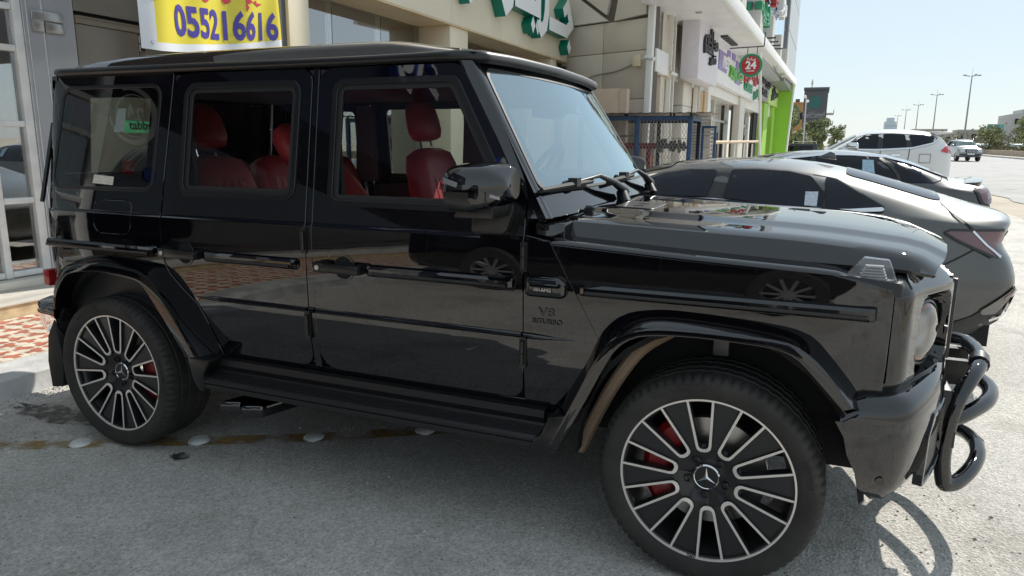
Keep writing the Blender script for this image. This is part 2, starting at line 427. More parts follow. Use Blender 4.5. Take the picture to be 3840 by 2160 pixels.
# thin bead pressed along the flanks
def bead(x0, x1, par, ta=0, tb=0):
    def f(i, j):
        x = x0 + (x1 - x0) * j / 12
        h = min(1, (x - x0) / ta if ta else 1, (x1 - x) / tb if tb else 1); h = max(h, .05)
        z = .822 + [.013, .006, -.004, -.013][i] * h; d = [-.002, .010, .011, -.002][i] * h
        return (x, -(sy(x, z) + d), z)
    g = grid(4, 13, f); pair('side_bead', (g[0], [q[::-1] for q in g[1]]), BLACK, par, sharp=60)
bead(-2.366, -1.714, RD, ta=.12); bead(-1.704, -1.676, SUV); bead(-1.667, -.712, FD); bead(-.703, -.50, SUV, tb=.16)
# handles
def handle(xc, zc, par):
    x0, x1 = xc - .114, xc + .114; cx = xc + .012
    bm = fill(circ(cx, zc, .050, 28)); VF = shell(bm, sfn(.0015), 0); mk('handle_cup', VF, DARK, par)
    ring = shell(fill(circ(cx, zc, .054, 32), [circ(cx, zc, .048, 32)]), sfn(.004), .006, .001, .001); mk('handle_cup', ring, BLACK, par)
    y = sy(xc, zc)
    a = box(x0 + .045, x1, -(y + .052), -(y + .030), zc - .020, zc + .020); o = mk('door_handle', a, TRIM, par, bevel=.006)
    mk('lock_housing', box(x0, x0 + .05, -(y + .046), -(y - .001), zc - .022, zc + .022), TRIM, par, bevel=.004)
    mk('handle_mount', box(x1 - .03, x1 + .002, -(y + .040), -(y - .001), zc - .020, zc + .020), TRIM, par, bevel=.004)
    mk('lock_barrel', lathe([(.011, -.001), (.010, -.003)], 1, (x0 + .022, -(y + .046), zc), 16), STEEL, par)
handle(-1.523, 1.022, FD['R']); handle(-2.408, 1.024, RD['R'])
for x, par in ((-.707, FD['R']), (-1.715, RD['R'])):
    for z0, z1 in ((1.083, 1.162), (.708, .80)):
        y = sy(x, .9)
        mk('hinge', J(lathe([(.0085, 0), (.0085, (z1 - z0) * .47)], 2, (x, -(y + .008), z0), 10), lathe([(.0085, 0), (.0085, (z1 - z0) * .5)], 2, (x, -(y + .008), z0 + (z1 - z0) * .5), 10), box(x - .012, x + .014, -(y + .004), -(y - .01), z0 - .015, z1 + .015)), TRIM, par, sharp=40)
# badge and lettering on the scuttle side
bs = [(-.682, .991), (-.546, .991), (-.546, 1.032), (-.568, 1.046), (-.678, 1.046)]
bo = mk('side_badge', shell(fill(rp([(a, b, .008) for a, b in bs])), lambda u, v, d: (u, -(sy(u, v) + .024 - d), v), .026, .012, .010), BLACK, SUV, sharp=60)
mk('badge_plate', prism([(-.655, 1.000), (-.582, 1.000), (-.590, 1.020), (-.660, 1.020)], 1, -(sy(-.6, 1) + .0235), -(sy(-.6, 1) + .0265)), DARK, bo)
t = text_mesh('AMG', .0185, .002, .0006); mk('badge_lettering', mv(t, -.606, -(sy(-.6, 1) + .0275), 1.004), CHROME, bo)
mk('badge_bars', J(*[prism([(-.654 + k * .0052, 1.004), (-.6515 + k * .0052, 1.004), (-.6505 + k * .0052, 1.017), (-.653 + k * .0052, 1.017)], 1, -(sy(-.6, 1) + .0264), -(sy(-.6, 1) + .0285)) for k in range(5)]), CHROME, bo)
t = text_mesh('V8', .045, .004, .0008); LETB = mat('lettering_black', (.055, .055, .06), .15, .6); mk('engine_lettering', mv((([(a * 1.3, b, c) for a, b, c in t[0]]), t[1]), -.613, -(sy(-.6, .93) + .002), .906), LETB, SUV)
t = text_mesh('BITURBO', .026, .004, .0004); mk('engine_lettering', mv((([(a * 1.12, b, c) for a, b, c in t[0]]), t[1]), -.610, -(sy(-.6, .93) + .002), .876), LETB, SUV)

# ---- wheel arch flares
def resample(P, n):
    P = [Vector(p) for p in P]; L = [0]
    for a, b in zip(P, P[1:]): L.append(L[-1] + (b - a).length)
    out = []; k = 0
    for i in range(n):
        s = L[-1] * i / (n - 1)
        while k < len(P) - 2 and L[k + 1] < s: k += 1
        t = (s - L[k]) / max(1e-9, L[k + 1] - L[k]); out.append(P[k].lerp(P[k + 1], min(1, t)))
    return out
def flare(A, B, C):
    n = 40; A, B, C = [resample(smooth_path([(p[0], p[1], 0) for p in Q], 3), n) for Q in (A, B, C)]
    def f(i, j):
        a, b, c = A[j], B[j], C[j]; m = a.lerp(b, .72)
        ya = sy(a.x, a.y) - .006
        q = [(a.x, ya, a.y), (a.x + (m.x - a.x) * .12, ya + .016, a.y + (m.y - a.y) * .12), (m.x, .966, m.y), (b.x + (m.x - b.x) * .25, .980, b.y + (m.y - b.y) * .25), (b.x, .985, b.y), (b.x + (c.x - b.x) * .2, .988, b.y + (c.y - b.y) * .2), (c.x, .988, c.y), (c.x, .982, c.y), (c.x + (c.x - a.x) * .02, .90, c.y - .004)][i]
        return (q[0], -q[1], q[2])
    g = grid(9, n, f); return g
fA = [(-.600, .47), (-.553, .575), (-.458, .738), (-.409, .85), (-.364, .911), (-.316, .946), (-.258, .964), (-.164, .976), (.019, .972), (.213, .958), (.297, .935), (.341, .895), (.43, .789), (.49, .70)]
fB = [(-.565, .43), (-.47, .63), (-.380, .82), (-.306, .89), (-.237, .924), (-.10, .934), (.075, .932), (.199, .927), (.261, .912), (.324, .867), (.376, .808), (.432, .735)]
fC = [(-.535, .42), (-.44, .605), (-.345, .80), (-.29, .865), (-.225, .893), (-.113, .905), (0, .907), (.155, .902), (.225, .890), (.27, .865), (.335, .80), (.405, .725)]
rA = [(-3.352, .68), (-3.322, .83), (-3.261, .889), (-3.178, .922), (-3.019, .974), (-2.833, .979), (-2.62, .944), (-2.577, .904), (-2.465, .80), (-2.268, .545)]
rB = [(-3.245, .70), (-3.218, .80), (-3.14, .895), (-3.06, .930), (-2.879, .957), (-2.683, .947), (-2.58, .925), (-2.504, .855), (-2.386, .685), (-2.305, .556)]
rC = [(-3.232, .69), (-3.205, .78), (-3.13, .868), (-3.055, .897), (-2.90, .912), (-2.72, .902), (-2.61, .878), (-2.54, .80), (-2.43, .655), (-2.36, .55)]
FL = flare(fA, fB, fC); RL_ = flare(rA, rB, rC)
pair('front_wheel_arch', FL, BLACK, SUV, sharp=35); pair('rear_wheel_arch', RL_, BLACK, SUV, sharp=35)
# ---- running boards with ribs and end caps
sec = [(.86, .535), (.90, .533), (.905, .505), (.895, .480)]
for k in range(6): sec += [(.900 + k * .0115, .470 - k * .002), (.9075 + k * .0115, .470 - k * .002), (.909 + k * .0115, .4655 - k * .002)]
sec += [(.972, .458), (.980, .448), (.980, .438), (.974, .434), (.980, .430), (.980, .415), (.970, .404), (.86, .400)]
VFb = prism([(-a, b) for a, b in sec], 0, -2.285, -.615)
RB = pair('running_board', VFb, SATIN, SUV, sharp=30)
capR = rp([(-2.345, .545, .01), (-2.275, .40, .02), (-2.24, .40), (-2.22, .545, .01)][::-1])
capR = [(-2.355, .545), (-2.33, .45), (-2.305, .405), (-2.275, .392), (-2.262, .40), (-2.262, .475), (-2.225, .53), (-2.225, .550), (-2.34, .556)]
capF = [(-.655, .392), (-.60, .375), (-.565, .40), (-.49, .53), (-.50, .56), (-.57, .545), (-.60, .47), (-.62, .46)]
for P in (capR, capF): pair('step_end_cap', prism(P, 1, -.985, -.86), TRIM, RB, bevel=.008)
# ---- bonnet
def zs(x): return 1.270 - .024 * max(0, x + .6) / .72 if x < .12 else 1.246 - .035 * (x - .12) - (x - .12) ** 2 * .11
hoodsec = [(0, .014), (.25, .013), (.44, .010), (.475, .007), (.51, -.002), (.57, -.006), (.66, -.009), (.71, -.014), (.738, -.024), (.757, -.052), (.775, -.095), (.772, -.104), (.72, -.104)]
def hood(i, j):
    x = -.61 + 1.262 * j / 28; n = len(hoodsec)
    s = -1 if i < n else 1; y, dz = hoodsec[n - 1 - i] if i < n else hoodsec[i - n + 1]
    z = zs(x) + dz
    t = max(0, (x - .54) / .112)
    xx = x + .10 * t * (1 - (y / .78) ** 2) - .02 * t * (y / .78) ** 2
    z -= .034 * t ** 2.4
    zb = 1.170 - .0185 * (x + .6)
    if dz < -.09: z = zb - (.010 if dz < -.1 else 0) - .010 * t
    elif dz < -.04: z = z + (zb - (zs(x) - .095)) * .45
    if x < -.50: xx += .0
    return (xx, s * y, z)
nh = len(hoodsec)
VFh = grid(2 * nh - 1, 29, hood); VFh = (VFh[0], [f for f in VFh[1]])
BON = mk('bonnet', VFh, BLACK, SUV, sharp=24)
for y in (-.20, -.30): mk('bonnet_vent', lathe([(.026, -.002), (.024, .005), (.010, .008)], 2, (-.42, y, 1.276), 18), TRIM, BON)
mk('vent_panel', shell(fill(rp([(-.50, -.40, .03), (-.34, -.40, .03), (-.34, -.08, .03), (-.50, -.08, .03)])), lambda u, v, d: (u, v, zs(u) + .0150 - d), .004), TRIM, BON)
for y in (-.53, .53): mk('washer_jet', J(lathe([(.012, 0), (.011, .03)], 0, (-.585, y, 1.279), 10), box(-.59, -.555, y - .010, y + .010, 1.262, 1.280)), TRIM, BON, sharp=40)
# ---- windscreen and its frame
def wsp(t, w):
    """t 0 at the scuttle .. 1 at the roof; w across -1..1 -> on the screen plane"""
    z = 1.358 + .455 * t; x = -.666 - .278 * t + .0; hw = .827 - .095 * t
    return Vector((x + .045 * (1 - w * w) - .012, w * hw, z - .0))
NRM = Vector((.853, 0, .522))
def wsq(P, off): return lambda u, v, d: tuple(wsp(v, u) + NRM * (off - d))
WSF = rp([(-.985, .0, .10), (.985, .0, .10), (.985, 1.0, .09), (-.985, 1.0, .09)], 8)
WS = mk('windscreen', shell(fill(WSF, [], .12, .12), wsq(None, .006), 0), GLASS_WS, SUV)
clear = rp([(-.90, .11, .10), (.90, .11, .10), (.92, .915, .06), (.25, .925), (.12, .70, .03), (-.10, .70, .03), (-.22, .925), (-.92, .915, .06)], 6)
mk('windscreen_border', shell(fill(WSF, [clear], .12, .12), wsq(None, -.003), 0), FRIT, WS)
mk('sensor_housing', shell(fill(rp([(-.09, .74, .02), (.09, .74, .02), (.07, .86, .02), (-.07, .86, .02)])), wsq(None, -.03), .05), SATIN, WS)
mk('windscreen_seal', shell(fill(rp([(-1.0, -.015, .10), (1.0, -.015, .10), (1.0, 1.015, .09), (-1.0, 1.015, .09)], 8), [rp([(-.982, .004, .10), (.982, .004, .10), (.982, .996, .09), (-.982, .996, .09)], 8)], .12, .12), wsq(None, .008), .01), RUBBER, WS)
def frame_fn(u, v, d):
    p = wsp(v, max(-1.06, min(1.06, u))); e = max(0, abs(u) - 1.0)
    return tuple(p + NRM * (.004 - d))
WFR = mk('windscreen_frame', shell(fill(rp([(-1.06, -.205), (1.06, -.205), (1.065, 1.07), (-1.065, 1.07)]), [rp([(-.99, -.005, .10), (.99, -.005, .10), (.99, 1.005, .09), (-.99, 1.005, .09)], 8)], .10, .08), frame_fn, .03), BLACK, SUV, sharp=30)
def pillar(i, j):
    t = -.21 + 1.27 * j / 12
    c = wsp(t, -1.02) + NRM * .004; z = c.z
    inw = wsp(t, -1.0) + NRM * .005
    xd = (-.705 if z < 1.315 else -.705 - (z - 1.315) * .618) + .006
    if z < 1.32: xd = max(xd, -.70)
    yo = -sy(c.x, z)
    cx = c.x - .012
    P = [(xd, yo + .002 - .010, z), ((xd * .3 + cx * .7), yo - .006, z), (cx - .004, yo - .004, z), (cx + .008, yo + .006, z), (cx + .014, yo + .018, z), (cx + .016, yo + .034, z), (inw.x, inw.y, inw.z), (inw.x - .05, inw.y + .01, inw.z - .02)]
    return P[i]
pg = grid(8, 13, pillar); pair('windscreen_pillar', pg, BLACK, SUV, sharp=60)
def wiper(dy):
    """parked wiper: head by the bonnet, arm out along the foot of the screen to a slim blade"""
    P = lambda y, z, o: Vector((-.666 - (z - 1.358) * .611 + .045 * (1 - ((y + dy) / .8) ** 2) - .012 + .853 * o, y + dy, z + .522 * o))
    head, knee, clip = P(-.02, 1.305, .045), P(-.295, 1.372, .055), P(-.53, 1.366, .030); bl, br = P(-.86, 1.352, .018), P(-.36, 1.362, .022)
    w = mk('wiper', J(tube([P(-.06, 1.25, .03), P(-.03, 1.30, .035)], [.032, .026], 10), tube([head + Vector((0, .03, -.012)), head, head.lerp(knee, .5) + NRM * .008, knee, knee.lerp(clip, .5), clip], [.024, .022, .015, .010, .006, .006], 8)), TRIM, SUV, sharp=50)
    c0 = bl.lerp(br, .66); mk('wiper_blade', J(tube([bl, br], .007, 6), tube([bl + NRM * .012, br + NRM * .012], [.009, .012], 6), box(c0.x - .016, c0.x + .022, c0.y - .028, c0.y + .028, c0.z - .004, c0.z + .030)), RUBBER, w, sharp=50)
wiper(0); wiper(.745)
mk('scuttle', box(-.72, -.57, -.835, .835, 1.10, 1.248), BLACK, SUV, bevel=.01)

# ---- roof and rain gutter
rsec = [(0, 1), (.20, 1), (.42, .985), (.56, .95), (.64, .88), (.69, .74), (.722, .45), (.742, .12), (.755, 0.02), (.792, 0)]
def roof(i, j):
    n = len(rsec); s = -1 if i < n else 1; y, h = rsec[n - 1 - i] if i < n else rsec[i - n + 1]
    xs = [-3.345, -3.33, -3.31, -3.27, -3.20, -3.10, -2.9, -2.5, -2.0, -1.6, -1.46, -1.38, -1.31, -1.24, -1.16, -1.05, -.96]
    hx = [0, .20, .36, .52, .66, .78, .90, 1, 1, 1, .985, .94, .84, .70, .56, .38, .12]
    k = hx[j]; yy = y * (.955 + .045 * min(1, k * 1.6)) if j < 6 else y
    return (xs[j], s * yy, 1.872 + .092 * k * h)
nr = len(rsec); rg = grid(2 * nr - 1, 17, roof)
ROOF = mk('roof', rg, BLACK, SUV, sharp=40)
gp = [(-3.385, 0, 1.876), (-3.38, -.45, 1.876), (-3.365, -.66, 1.872), (-3.33, -.75, 1.868), (-3.26, -.795, 1.865), (-3.1, -.802, 1.864), (-2.3, -.804, 1.860), (-1.55, -.804, 1.857), (-1.12, -.800, 1.860), (-1.02, -.785, 1.861), (-.955, -.745, 1.859), (-.940, -.68, 1.860), (-.925, -.45, 1.866), (-.914, 0, 1.870)]
path = smooth_path(gp, 5); path = path + [Vector((p.x, -p.y, p.z)) for p in reversed(path[1:-1])]
mk('rain_gutter', tube([(p.x, p.y, p.z) for p in path], [.0185 + .005 * max(0, min(1, (p.x + 1.2) / .25)) for p in path], 12, closed=True), TRIM, ROOF, sharp=60)
mk('roof_edge_clip', box(-1.16, -1.07, -.70, -.62, 1.885, 1.903), TRIM, ROOF, bevel=.006)
mk('headlining', prism([(-3.35, 1.79), (-1.0, 1.79), (-1.0, 1.83), (-3.35, 1.83)], 1, -.78, .78), mat('headlining', (.05, .05, .055), .8), SUV)
# ---- inner sheet metal, wheel wells
for xw in (0, -2.89):
    arc = [(xw + .50 * cos(a), .40 + .53 * sin(a)) for a in [pi * k / 14 for k in range(15)]]
    for s in (-1, 1):
        P = arc + [(x * .97 + xw * .03, z - .02) for x, z in arc[::-1]]
        V = prism(P, 1, s * .895, s * .56); wall = prism([(xw - .5, .36)] + arc[::-1] + [(xw + .5, .36)], 1, s * .56, s * .545)
        mk('wheel_well', J(V, wall), DARK, SUV)
mk('underbody', J(box(-3.38, .52, -.54, .54, .46, .60), box(-2.32, -.56, -.86, .86, .46, .56), box(-3.40, -3.32, -.80, .80, .46, .75), box(-2.90, .02, -.07, .07, .33, .45), box(-.06, .06, -.72, .72, .34, .42), box(-2.95, -2.83, -.72, .72, .33, .43)), DARK, SUV)
mk('engine_bay', box(-.62, .60, -.66, .66, .60, 1.13), DARK, SUV)
mk('bulkhead', box(-.70, -.62, -.82, .82, .50, 1.22), DARK, SUV)
mk('brake_hose', tube(smooth_path([(-.50, -.80, .36), (-.43, -.82, .52), (-.35, -.84, .68), (-.27, -.82, .80), (-.18, -.76, .86)], 4), .026, 10), mat('woven_duct', (.30, .21, .14), .75, bmp=.5, bscale=160), SUV)
mk('strut_mount', box(-.02, .035, -.80, -.76, .80, .88), mat('strut_metal', (.10, .10, .10), .5, .4), SUV, bevel=.006)
# ---- nose: headlamp panels, grille
nose = resample(smooth_path([(.524, -.880, 0), (.556, -.866, 0), (.578, -.842, 0), (.596, -.800, 0), (.632, -.715, 0), (.690, -.585, 0), (.728, -.495, 0), (.748, -.44, 0)], 4), 31)
def nose_pt(s, z, depth=0):
    k = s * 30; i = min(29, int(k)); p = nose[i].lerp(nose[i + 1], k - i); d = (nose[min(30, i + 1)] - nose[max(0, i - 0)]).normalized()
    nn = Vector((-d.y, d.x, 0)); nn = nn if nn.x < 0 else -nn
    q = p + nn * depth; return (q.x, q.y, z)
def nosef(i, j):
    s = i / 60; z = .752 + .35 * j / 36
    a, b = (s - .640) / .325, (z - .922) / .136
    r = (abs(a) ** 6 + abs(b) ** 5) ** (1 / 5.5)
    dep = .095 * max(0, min(1, (1.0 - r) / .10)) ** .7 if r < 1.0 else 0
    x, y, zz = nose_pt(s, z, dep + .016 * max(0, (z - 1.075) / .027) ** 2)
    zz -= .022 * max(0, (s - .25)) ** 1.2 * (1 if z > 1 else 0)
    if z < .80: x -= (.80 - z) * .55
    return (x, y, zz)
ng = grid(61, 37, nosef)
HP = pair('headlamp_panel', ng, BLACK, SUV, sharp=50)
def nosetop(i, j):
    s = i / 30; a = nosef(round(s * 60), 36); k = [0, .12, .5, 1, 1][j]
    w = max(0, min(1, (s - .12) / .22)); w = w * w * (3 - 2 * w)
    q = (a[0] - .085 * w, a[1] + .105 * (1 - w) + .02 * w, 1.138 + .012 * w)
    return (a[0] + (q[0] - a[0]) * k, a[1] + (q[1] - a[1]) * k, a[2] + (q[2] - a[2]) * k ** .8 - (.05 if j == 4 else 0))
ntg = grid(31, 5, nosetop); pair('panel_top', ntg, BLACK, HP, sharp=40)
# round lamp standing in the recess
def disc(prof, n=36):
    c = Vector(nose_pt(.545, .922, .020)); ax = Vector((.87, -.49, 0)).normalized(); e1 = Vector((0, 0, 1)); e2 = ax.cross(e1)
    return grid(n, len(prof), lambda i, j: tuple(c + ax * prof[j][1] + (e1 * cos(2 * pi * i / n) + e2 * sin(2 * pi * i / n)) * prof[j][0]), True)
for s in 'RL':
    f = (lambda q: q) if s == 'R' else flipy
    h = mk('headlamp', f(disc([(.112, -.05), (.112, .002), (.104, .006), (.102, -.012)])), TRIM, HP[s], sharp=40)
    mk('lamp_lens', f(disc([(.103, .0), (.09, .012), (.06, .020), (.02, .024), (.0005, .024)])), LENS, h, sharp=60)
    mk('lamp_reflector', f(disc([(.102, -.004), (.08, -.03), (.05, -.04), (.0005, -.04)])), mat('lamp_inside', (.62, .60, .57), .3, .3), h)
    mk('lamp_marker', f(disc([(.097, .003), (.086, .007)], 36)), mat('amber', (.5, .16, .03), .2, 0, .5), h)
mk('washer_cap', lathe([(.016, -.004), (.014, .006), (.006, .007)], 0, (.722, -.54, .915), 16), TRIM, HP['R'])
mk('grille', J(box(.70, .745, -.43, .43, .765, 1.09), *[box(.745, .765, y - .012, y + .012, .78, 1.075) for y in [-.40 + .10 * k for k in range(9)]]), TRIM, SUV, bevel=.004)
mk('grille_star', lathe([(.10, 0), (.095, .012), (.085, .012)], 0, (.766, 0, .93), 28, caps=False), CHROME, SUV)
# amber-clear turn lamp on top of the wing
ib = [(.345, -.905), (.545, -.882), (.560, -.80), (.52, -.775), (.38, -.775), (.335, -.86)]
for s in 'RL':
    f = (lambda q: q) if s == 'R' else flipy
    def foot(i, j):
        x, y = rp([(a, b, .02) for a, b in ib], 4)[i]; c = (.45, -.838); k = [1, .99, .90][j]
        return (c[0] + (x - c[0]) * k, c[1] + (y - c[1]) * k, [1.085, 1.118, 1.128][j] - (x - .45) * .10)
    n = len(rp([(a, b, .02) for a, b in ib], 4))
    fg = grid(n, 3, foot, True); fg = (fg[0], fg[1] + [tuple(2 * n + i for i in range(n))])
    I = mk('turn_lamp', f(fg), SATIN, FW[s], sharp=40)
    lv = [(.362, -.893, 1.120), (.532, -.877, 1.103), (.545, -.798, 1.102), (.372, -.790, 1.119), (.425, -.868, 1.192), (.500, -.862, 1.187), (.505, -.815, 1.187), (.430, -.812, 1.193)]
    mk('lamp_lens', f((lv, [(0, 1, 5, 4), (1, 2, 6, 5), (2, 3, 7, 6), (3, 0, 4, 7), (4, 5, 6, 7)])), LENS, I, bevel=.006, sharp=30)
    mk('lamp_ribs', f(J(*[box(.415 + k * .004, .502 - k * .003, -.860, -.820, 1.116 + k * .009, 1.120 + k * .009) for k in range(6)])), mat('lamp_ribs', (.42, .42, .44), .3, .5), I)
# ---- front bumper
bplan = resample(smooth_path([(.372, -.962, 0), (.46, -.958, 0), (.545, -.940, 0), (.60, -.905, 0), (.648, -.82, 0), (.694, -.70, 0), (.730, -.58, 0), (.758, -.45, 0), (.785, -.28, 0), (.80, -.12, 0), (.803, 0, 0)], 4), 81)
def bplan_pt(s, off, z):
    k = s * 80; i = min(79, int(k)); p = bplan[i].lerp(bplan[i + 1], k - i); d = (bplan[i + 1] - bplan[i]).normalized(); nn = Vector((d.y, -d.x, 0)); nn = -nn if nn.y > 0 else nn
    q = p + (nn if nn.length else Vector((1, 0, 0))) * off; return (q.x, q.y, z)
def s_at(x):
    for i, p in enumerate(bplan):
        if p.x >= x: return i / 80
    return 1
bsec = [(-.17, .768), (-.085, .772), (-.050, .768), (-.024, .756), (-.007, .737), (.001, .712), (.004, .68), (.003, .63), (-.002, .57), (-.010, .51), (-.022, .455), (-.055, .405)]
def bump_f(i, j):
    o, z = bsec[j]; xs = .375 + max(0, .71 - z) * .39 if z < .71 else .375
    xs += .03 * (z < .41); s0 = s_at(xs) if z < .71 else s_at(.392); s = s0 + (1 - s0) * (i / 48); x, y, zz = bplan_pt(s, o, z)
    t = max(0, (.46 - x) / .075) if z > .70 else 0
    return (x, y, z - .045 * min(1, t))
bg_ = grid(49, len(bsec), bump_f); bg_ = (bg_[0], [q[::-1] for q in bg_[1]])
BUMP = mk('front_bumper', J(bg_, flipy(bg_)), BLACK, SUV, sharp=45)
def vpt(u, v, off): return bplan_pt(u, off, v)
s0, s1_ = [next(i for i, p in enumerate(bplan) if p.y >= yq) / 80 for yq in (-.79, -.46)]
vent_o = rp([(s0, .425, .012), (s1_, .435, .012), (s1_, .655, .012), (s0 + .055, .665, .012), (s0 + .015, .60, .012)])
vent_i = inset(vent_o, .012)
for s in 'RL':
    f = (lambda q: q) if s == 'R' else flipy
    V = shell(fill(vent_o, [vent_i], .04, .06), lambda u, v, d: vpt(u, v, .010 - d), .03, .0015); V = f(V)
    a = mk('air_intake', V, BLACK, BUMP, sharp=40)
    mk('intake_mesh', f(shell(fill(vent_i, [], .04, .06), lambda u, v, d: vpt(u, v, -.002), 0)), SATIN, BUMP)
mk('parking_sensor', lathe([(.0135, -.002), (.0135, -.006), (.011, -.0065), (.002, -.006)], 1, (.535, -.930, .489), 20), BLACK, BUMP, sharp=30)
mk('skid_plate', box(.30, .68, -.50, .50, .40, .47), SATIN, BUMP, bevel=.01)
mk('bumper_centre', box(.70, .80, -.40, .40, .41, .66), SATIN, BUMP, bevel=.02)
# ---- brush guard
hoop = [(.805, -.385, .30), (.792, -.39, .40), (.800, -.385, .53), (.822, -.37, .625), (.868, -.30, .690), (.912, -.18, .716), (.925, -.06, .720)]
low = [(.975, 0, .325), (.960, -.12, .318), (.918, -.24, .300), (.860, -.335, .280), (.820, -.375, .280)]
half = low + hoop
ring_ = half + [(x, -y, z) for x, y, z in half[::-1]]
P = smooth_path(ring_ + [ring_[0]], 5)[:-1]
GUARD = mk('brush_guard', tube([tuple(p) for p in P], .029, 12, closed=True), BLACK, SUV, sharp=60)
midp = [(.800, -.385, .54), (.86, -.33, .552), (.945, -.20, .568), (.985, -.06, .572), (.985, .06, .572), (.945, .20, .568), (.86, .33, .552), (.80, .385, .54)]
mk('guard_tube', tube(smooth_path(midp, 5), .029, 12), BLACK, GUARD, sharp=60)
mk('guard_clamp', tube([(.905, -.20, .714), (.919, -.12, .718)], .036, 12), TRIM, GUARD, sharp=50)
for q in ((.74, .92, -.12, -.08, .60, .70), (.74, .92, .08, .12, .60, .70), (.70, .82, -.41, -.37, .44, .50), (.70, .82, .37, .41, .44, .50)): mk('guard_bracket', box(*q), TRIM, GUARD)
# ---- door mirrors
def mirror_shell(i, j):
    # i around, j from inner to outer rim along x (glass faces the rear)
    a = 2 * pi * i / 28; e = .55
    ca, sa = cos(a), sin(a); sx = (abs(ca) ** e) * (1 if ca > 0 else -1); sz = (abs(sa) ** e) * (1 if sa > 0 else -1)
    k = [.0, .45, .75, .92, 1.0, 1.0, .97, .90][j]; xx = [-.755 + .055, -.755 + .05, -.755 + .035, -.755 + .012, -.79, -.84, -.872, -.877][j]
    y = -1.060 + .102 * sx * k; z = 1.388 + .078 * sz * k + .012 * sx * k
    return (xx + .03 * sx * (1 if k > .5 else 0), y, z)
mg = grid(28, 8, mirror_shell, True)
for s in 'RL':
    f = (lambda q: q) if s == 'R' else flipy
    M = mk('door_mirror', f(mg), BLACK, SUV, sharp=60)
    gl = [mirror_shell(i, 7) for i in range(28)]
    mk('mirror_glass', f((gl, [tuple(range(28))])), CHROME, M, sharp=0)
    mk('mirror_lower_shell', f(grid(15, 3, lambda i, j: tuple(Vector(mirror_shell((14 + i) % 28, [2, 4, 6][j])) + Vector((0, -.002, -.006))))), TRIM, M, sharp=60)
    mk('turn_signal', f(grid(9, 2, lambda i, j: (-.70 - .19 * i / 8 - .010, -1.060 - .103 + .05 * (1 - i / 8) ** 2 - .002, 1.345 + .055 * (i / 8) + (.010 + .010 * i / 8) * j))), mat('mirror_lamp', (.25, .25, .26), .1, .3, .8), M)
    arm = [(-.905, -.905, 1.215), (-.895, -.905, 1.20), (-.775, -.905, 1.205), (-.758, -.905, 1.222), (-.733, -.905, 1.29), (-.735, -.905, 1.318), (-.82, -.905, 1.318), (-.90, -.905, 1.29)]
    mk('mirror_foot', f(J(prism([(x, z) for x, y, z in arm], 1, -.945, -.86), prism([(-.90, 1.275), (-.745, 1.275), (-.735, 1.335), (-.87, 1.335)], 1, -1.10, -.93))), TRIM, M, bevel=.010, sharp=40)
# ---- rear end
TG = mk('tailgate', prism([(-3.44, .72), (-3.475, .75), (-3.478, 1.10), (-3.45, 1.19), (-3.421, 1.36), (-3.375, 1.36), (-3.40, 1.19), (-3.42, .72)], 1, -.78, .78), BLACK, SUV, bevel=.012)
mk('window_surround', prism([(-3.357, 1.775), (-3.345, 1.85), (-3.31, 1.85), (-3.318, 1.775)], 1, -.78, .78), BLACK, TG)
for s in (-1, 1): mk('window_surround', prism([(-3.421, 1.362), (-3.357, 1.773), (-3.318, 1.773), (-3.375, 1.362)], 1, min(s * .60, s * .78), max(s * .60, s * .78)), BLACK, TG)
mk('rear_window', prism([(-3.425, 1.36), (-3.357, 1.78), (-3.350, 1.78), (-3.418, 1.36)], 1, -.60, .60), GLASS_SIDE, SUV)
cor = [(-3.43, -.86), (-3.455, -.84), (-3.472, -.79), (-3.472, -.74), (-3.40, -.74)]
for s in 'RL':
    f = (lambda q: q) if s == 'R' else flipy
    mk('rear_corner', f(grid(6, 8, lambda i, j: ((lambda z, k: (-3.44 - .035 * sin(k * pi / 2) + (.098 * (z - 1.19) / .66 * 1.35 if z > 1.19 else 0), -(sy(-3.44 + (.13 * (z - 1.19) / .66 if z > 1.19 else 0), z) - .005 - .05 * (1 - cos(k * pi / 2))), z))(.72 + 1.13 * j / 7, i / 5)))), BLACK, SUV, sharp=60)
    mk('tail_lamp', f(box(-3.49, -3.44, -.86, -.70, .77, .86)), REDLENS, SUV, bevel=.012)
    mk('air_outlet', f(tube([(-3.425, -.855, 1.22), (-3.355, -.795, 1.62)], .012, 6)), TRIM, SUV)
rb = [(-3.33, -.93), (-3.46, -.915), (-3.55, -.87), (-3.60, -.78), (-3.61, 0)]
def rbf(i, j):
    p = resample([(a, b, 0) for a, b in rb], 24)[i]; o, z = [(-.10, .690), (-.02, .690), (0, .675), (0, .640), (-.01, .60), (-.02, .55), (-.06, .50), (-.12, .48)][j]
    d = Vector((-1, -.55, 0)).normalized() if p.y < -.6 else Vector((-1, 0, 0)); q = p + d * o
    return (q.x, q.y, z + (0 if z > .6 else (.02 if p.x > -3.4 else 0)))
rg2 = grid(24, 8, rbf); RBUMP = mk('rear_bumper', J(rg2, flipy(rg2)), BLACK, SUV, sharp=50)
rc = grid(20, 5, lambda i, j: tuple(Vector(rbf(i, 3 + j)) + Vector((-.004, -.003, -.004)))); mk('bumper_plate', J(rc, flipy(rc)), CHROME, RBUMP, sharp=60)
for s in 'RL':
    f = (lambda q: q) if s == 'R' else flipy
    mk('mud_flap', f(prism([(-3.335, .62), (-3.40, .52), (-3.425, .38), (-3.415, .235), (-3.325, .25), (-3.30, .40)], 1, -.93, -.66)), RUBBER, SUV, bevel=.006)
EX = mat('black_chrome', (.10, .10, .105), .08, 1)
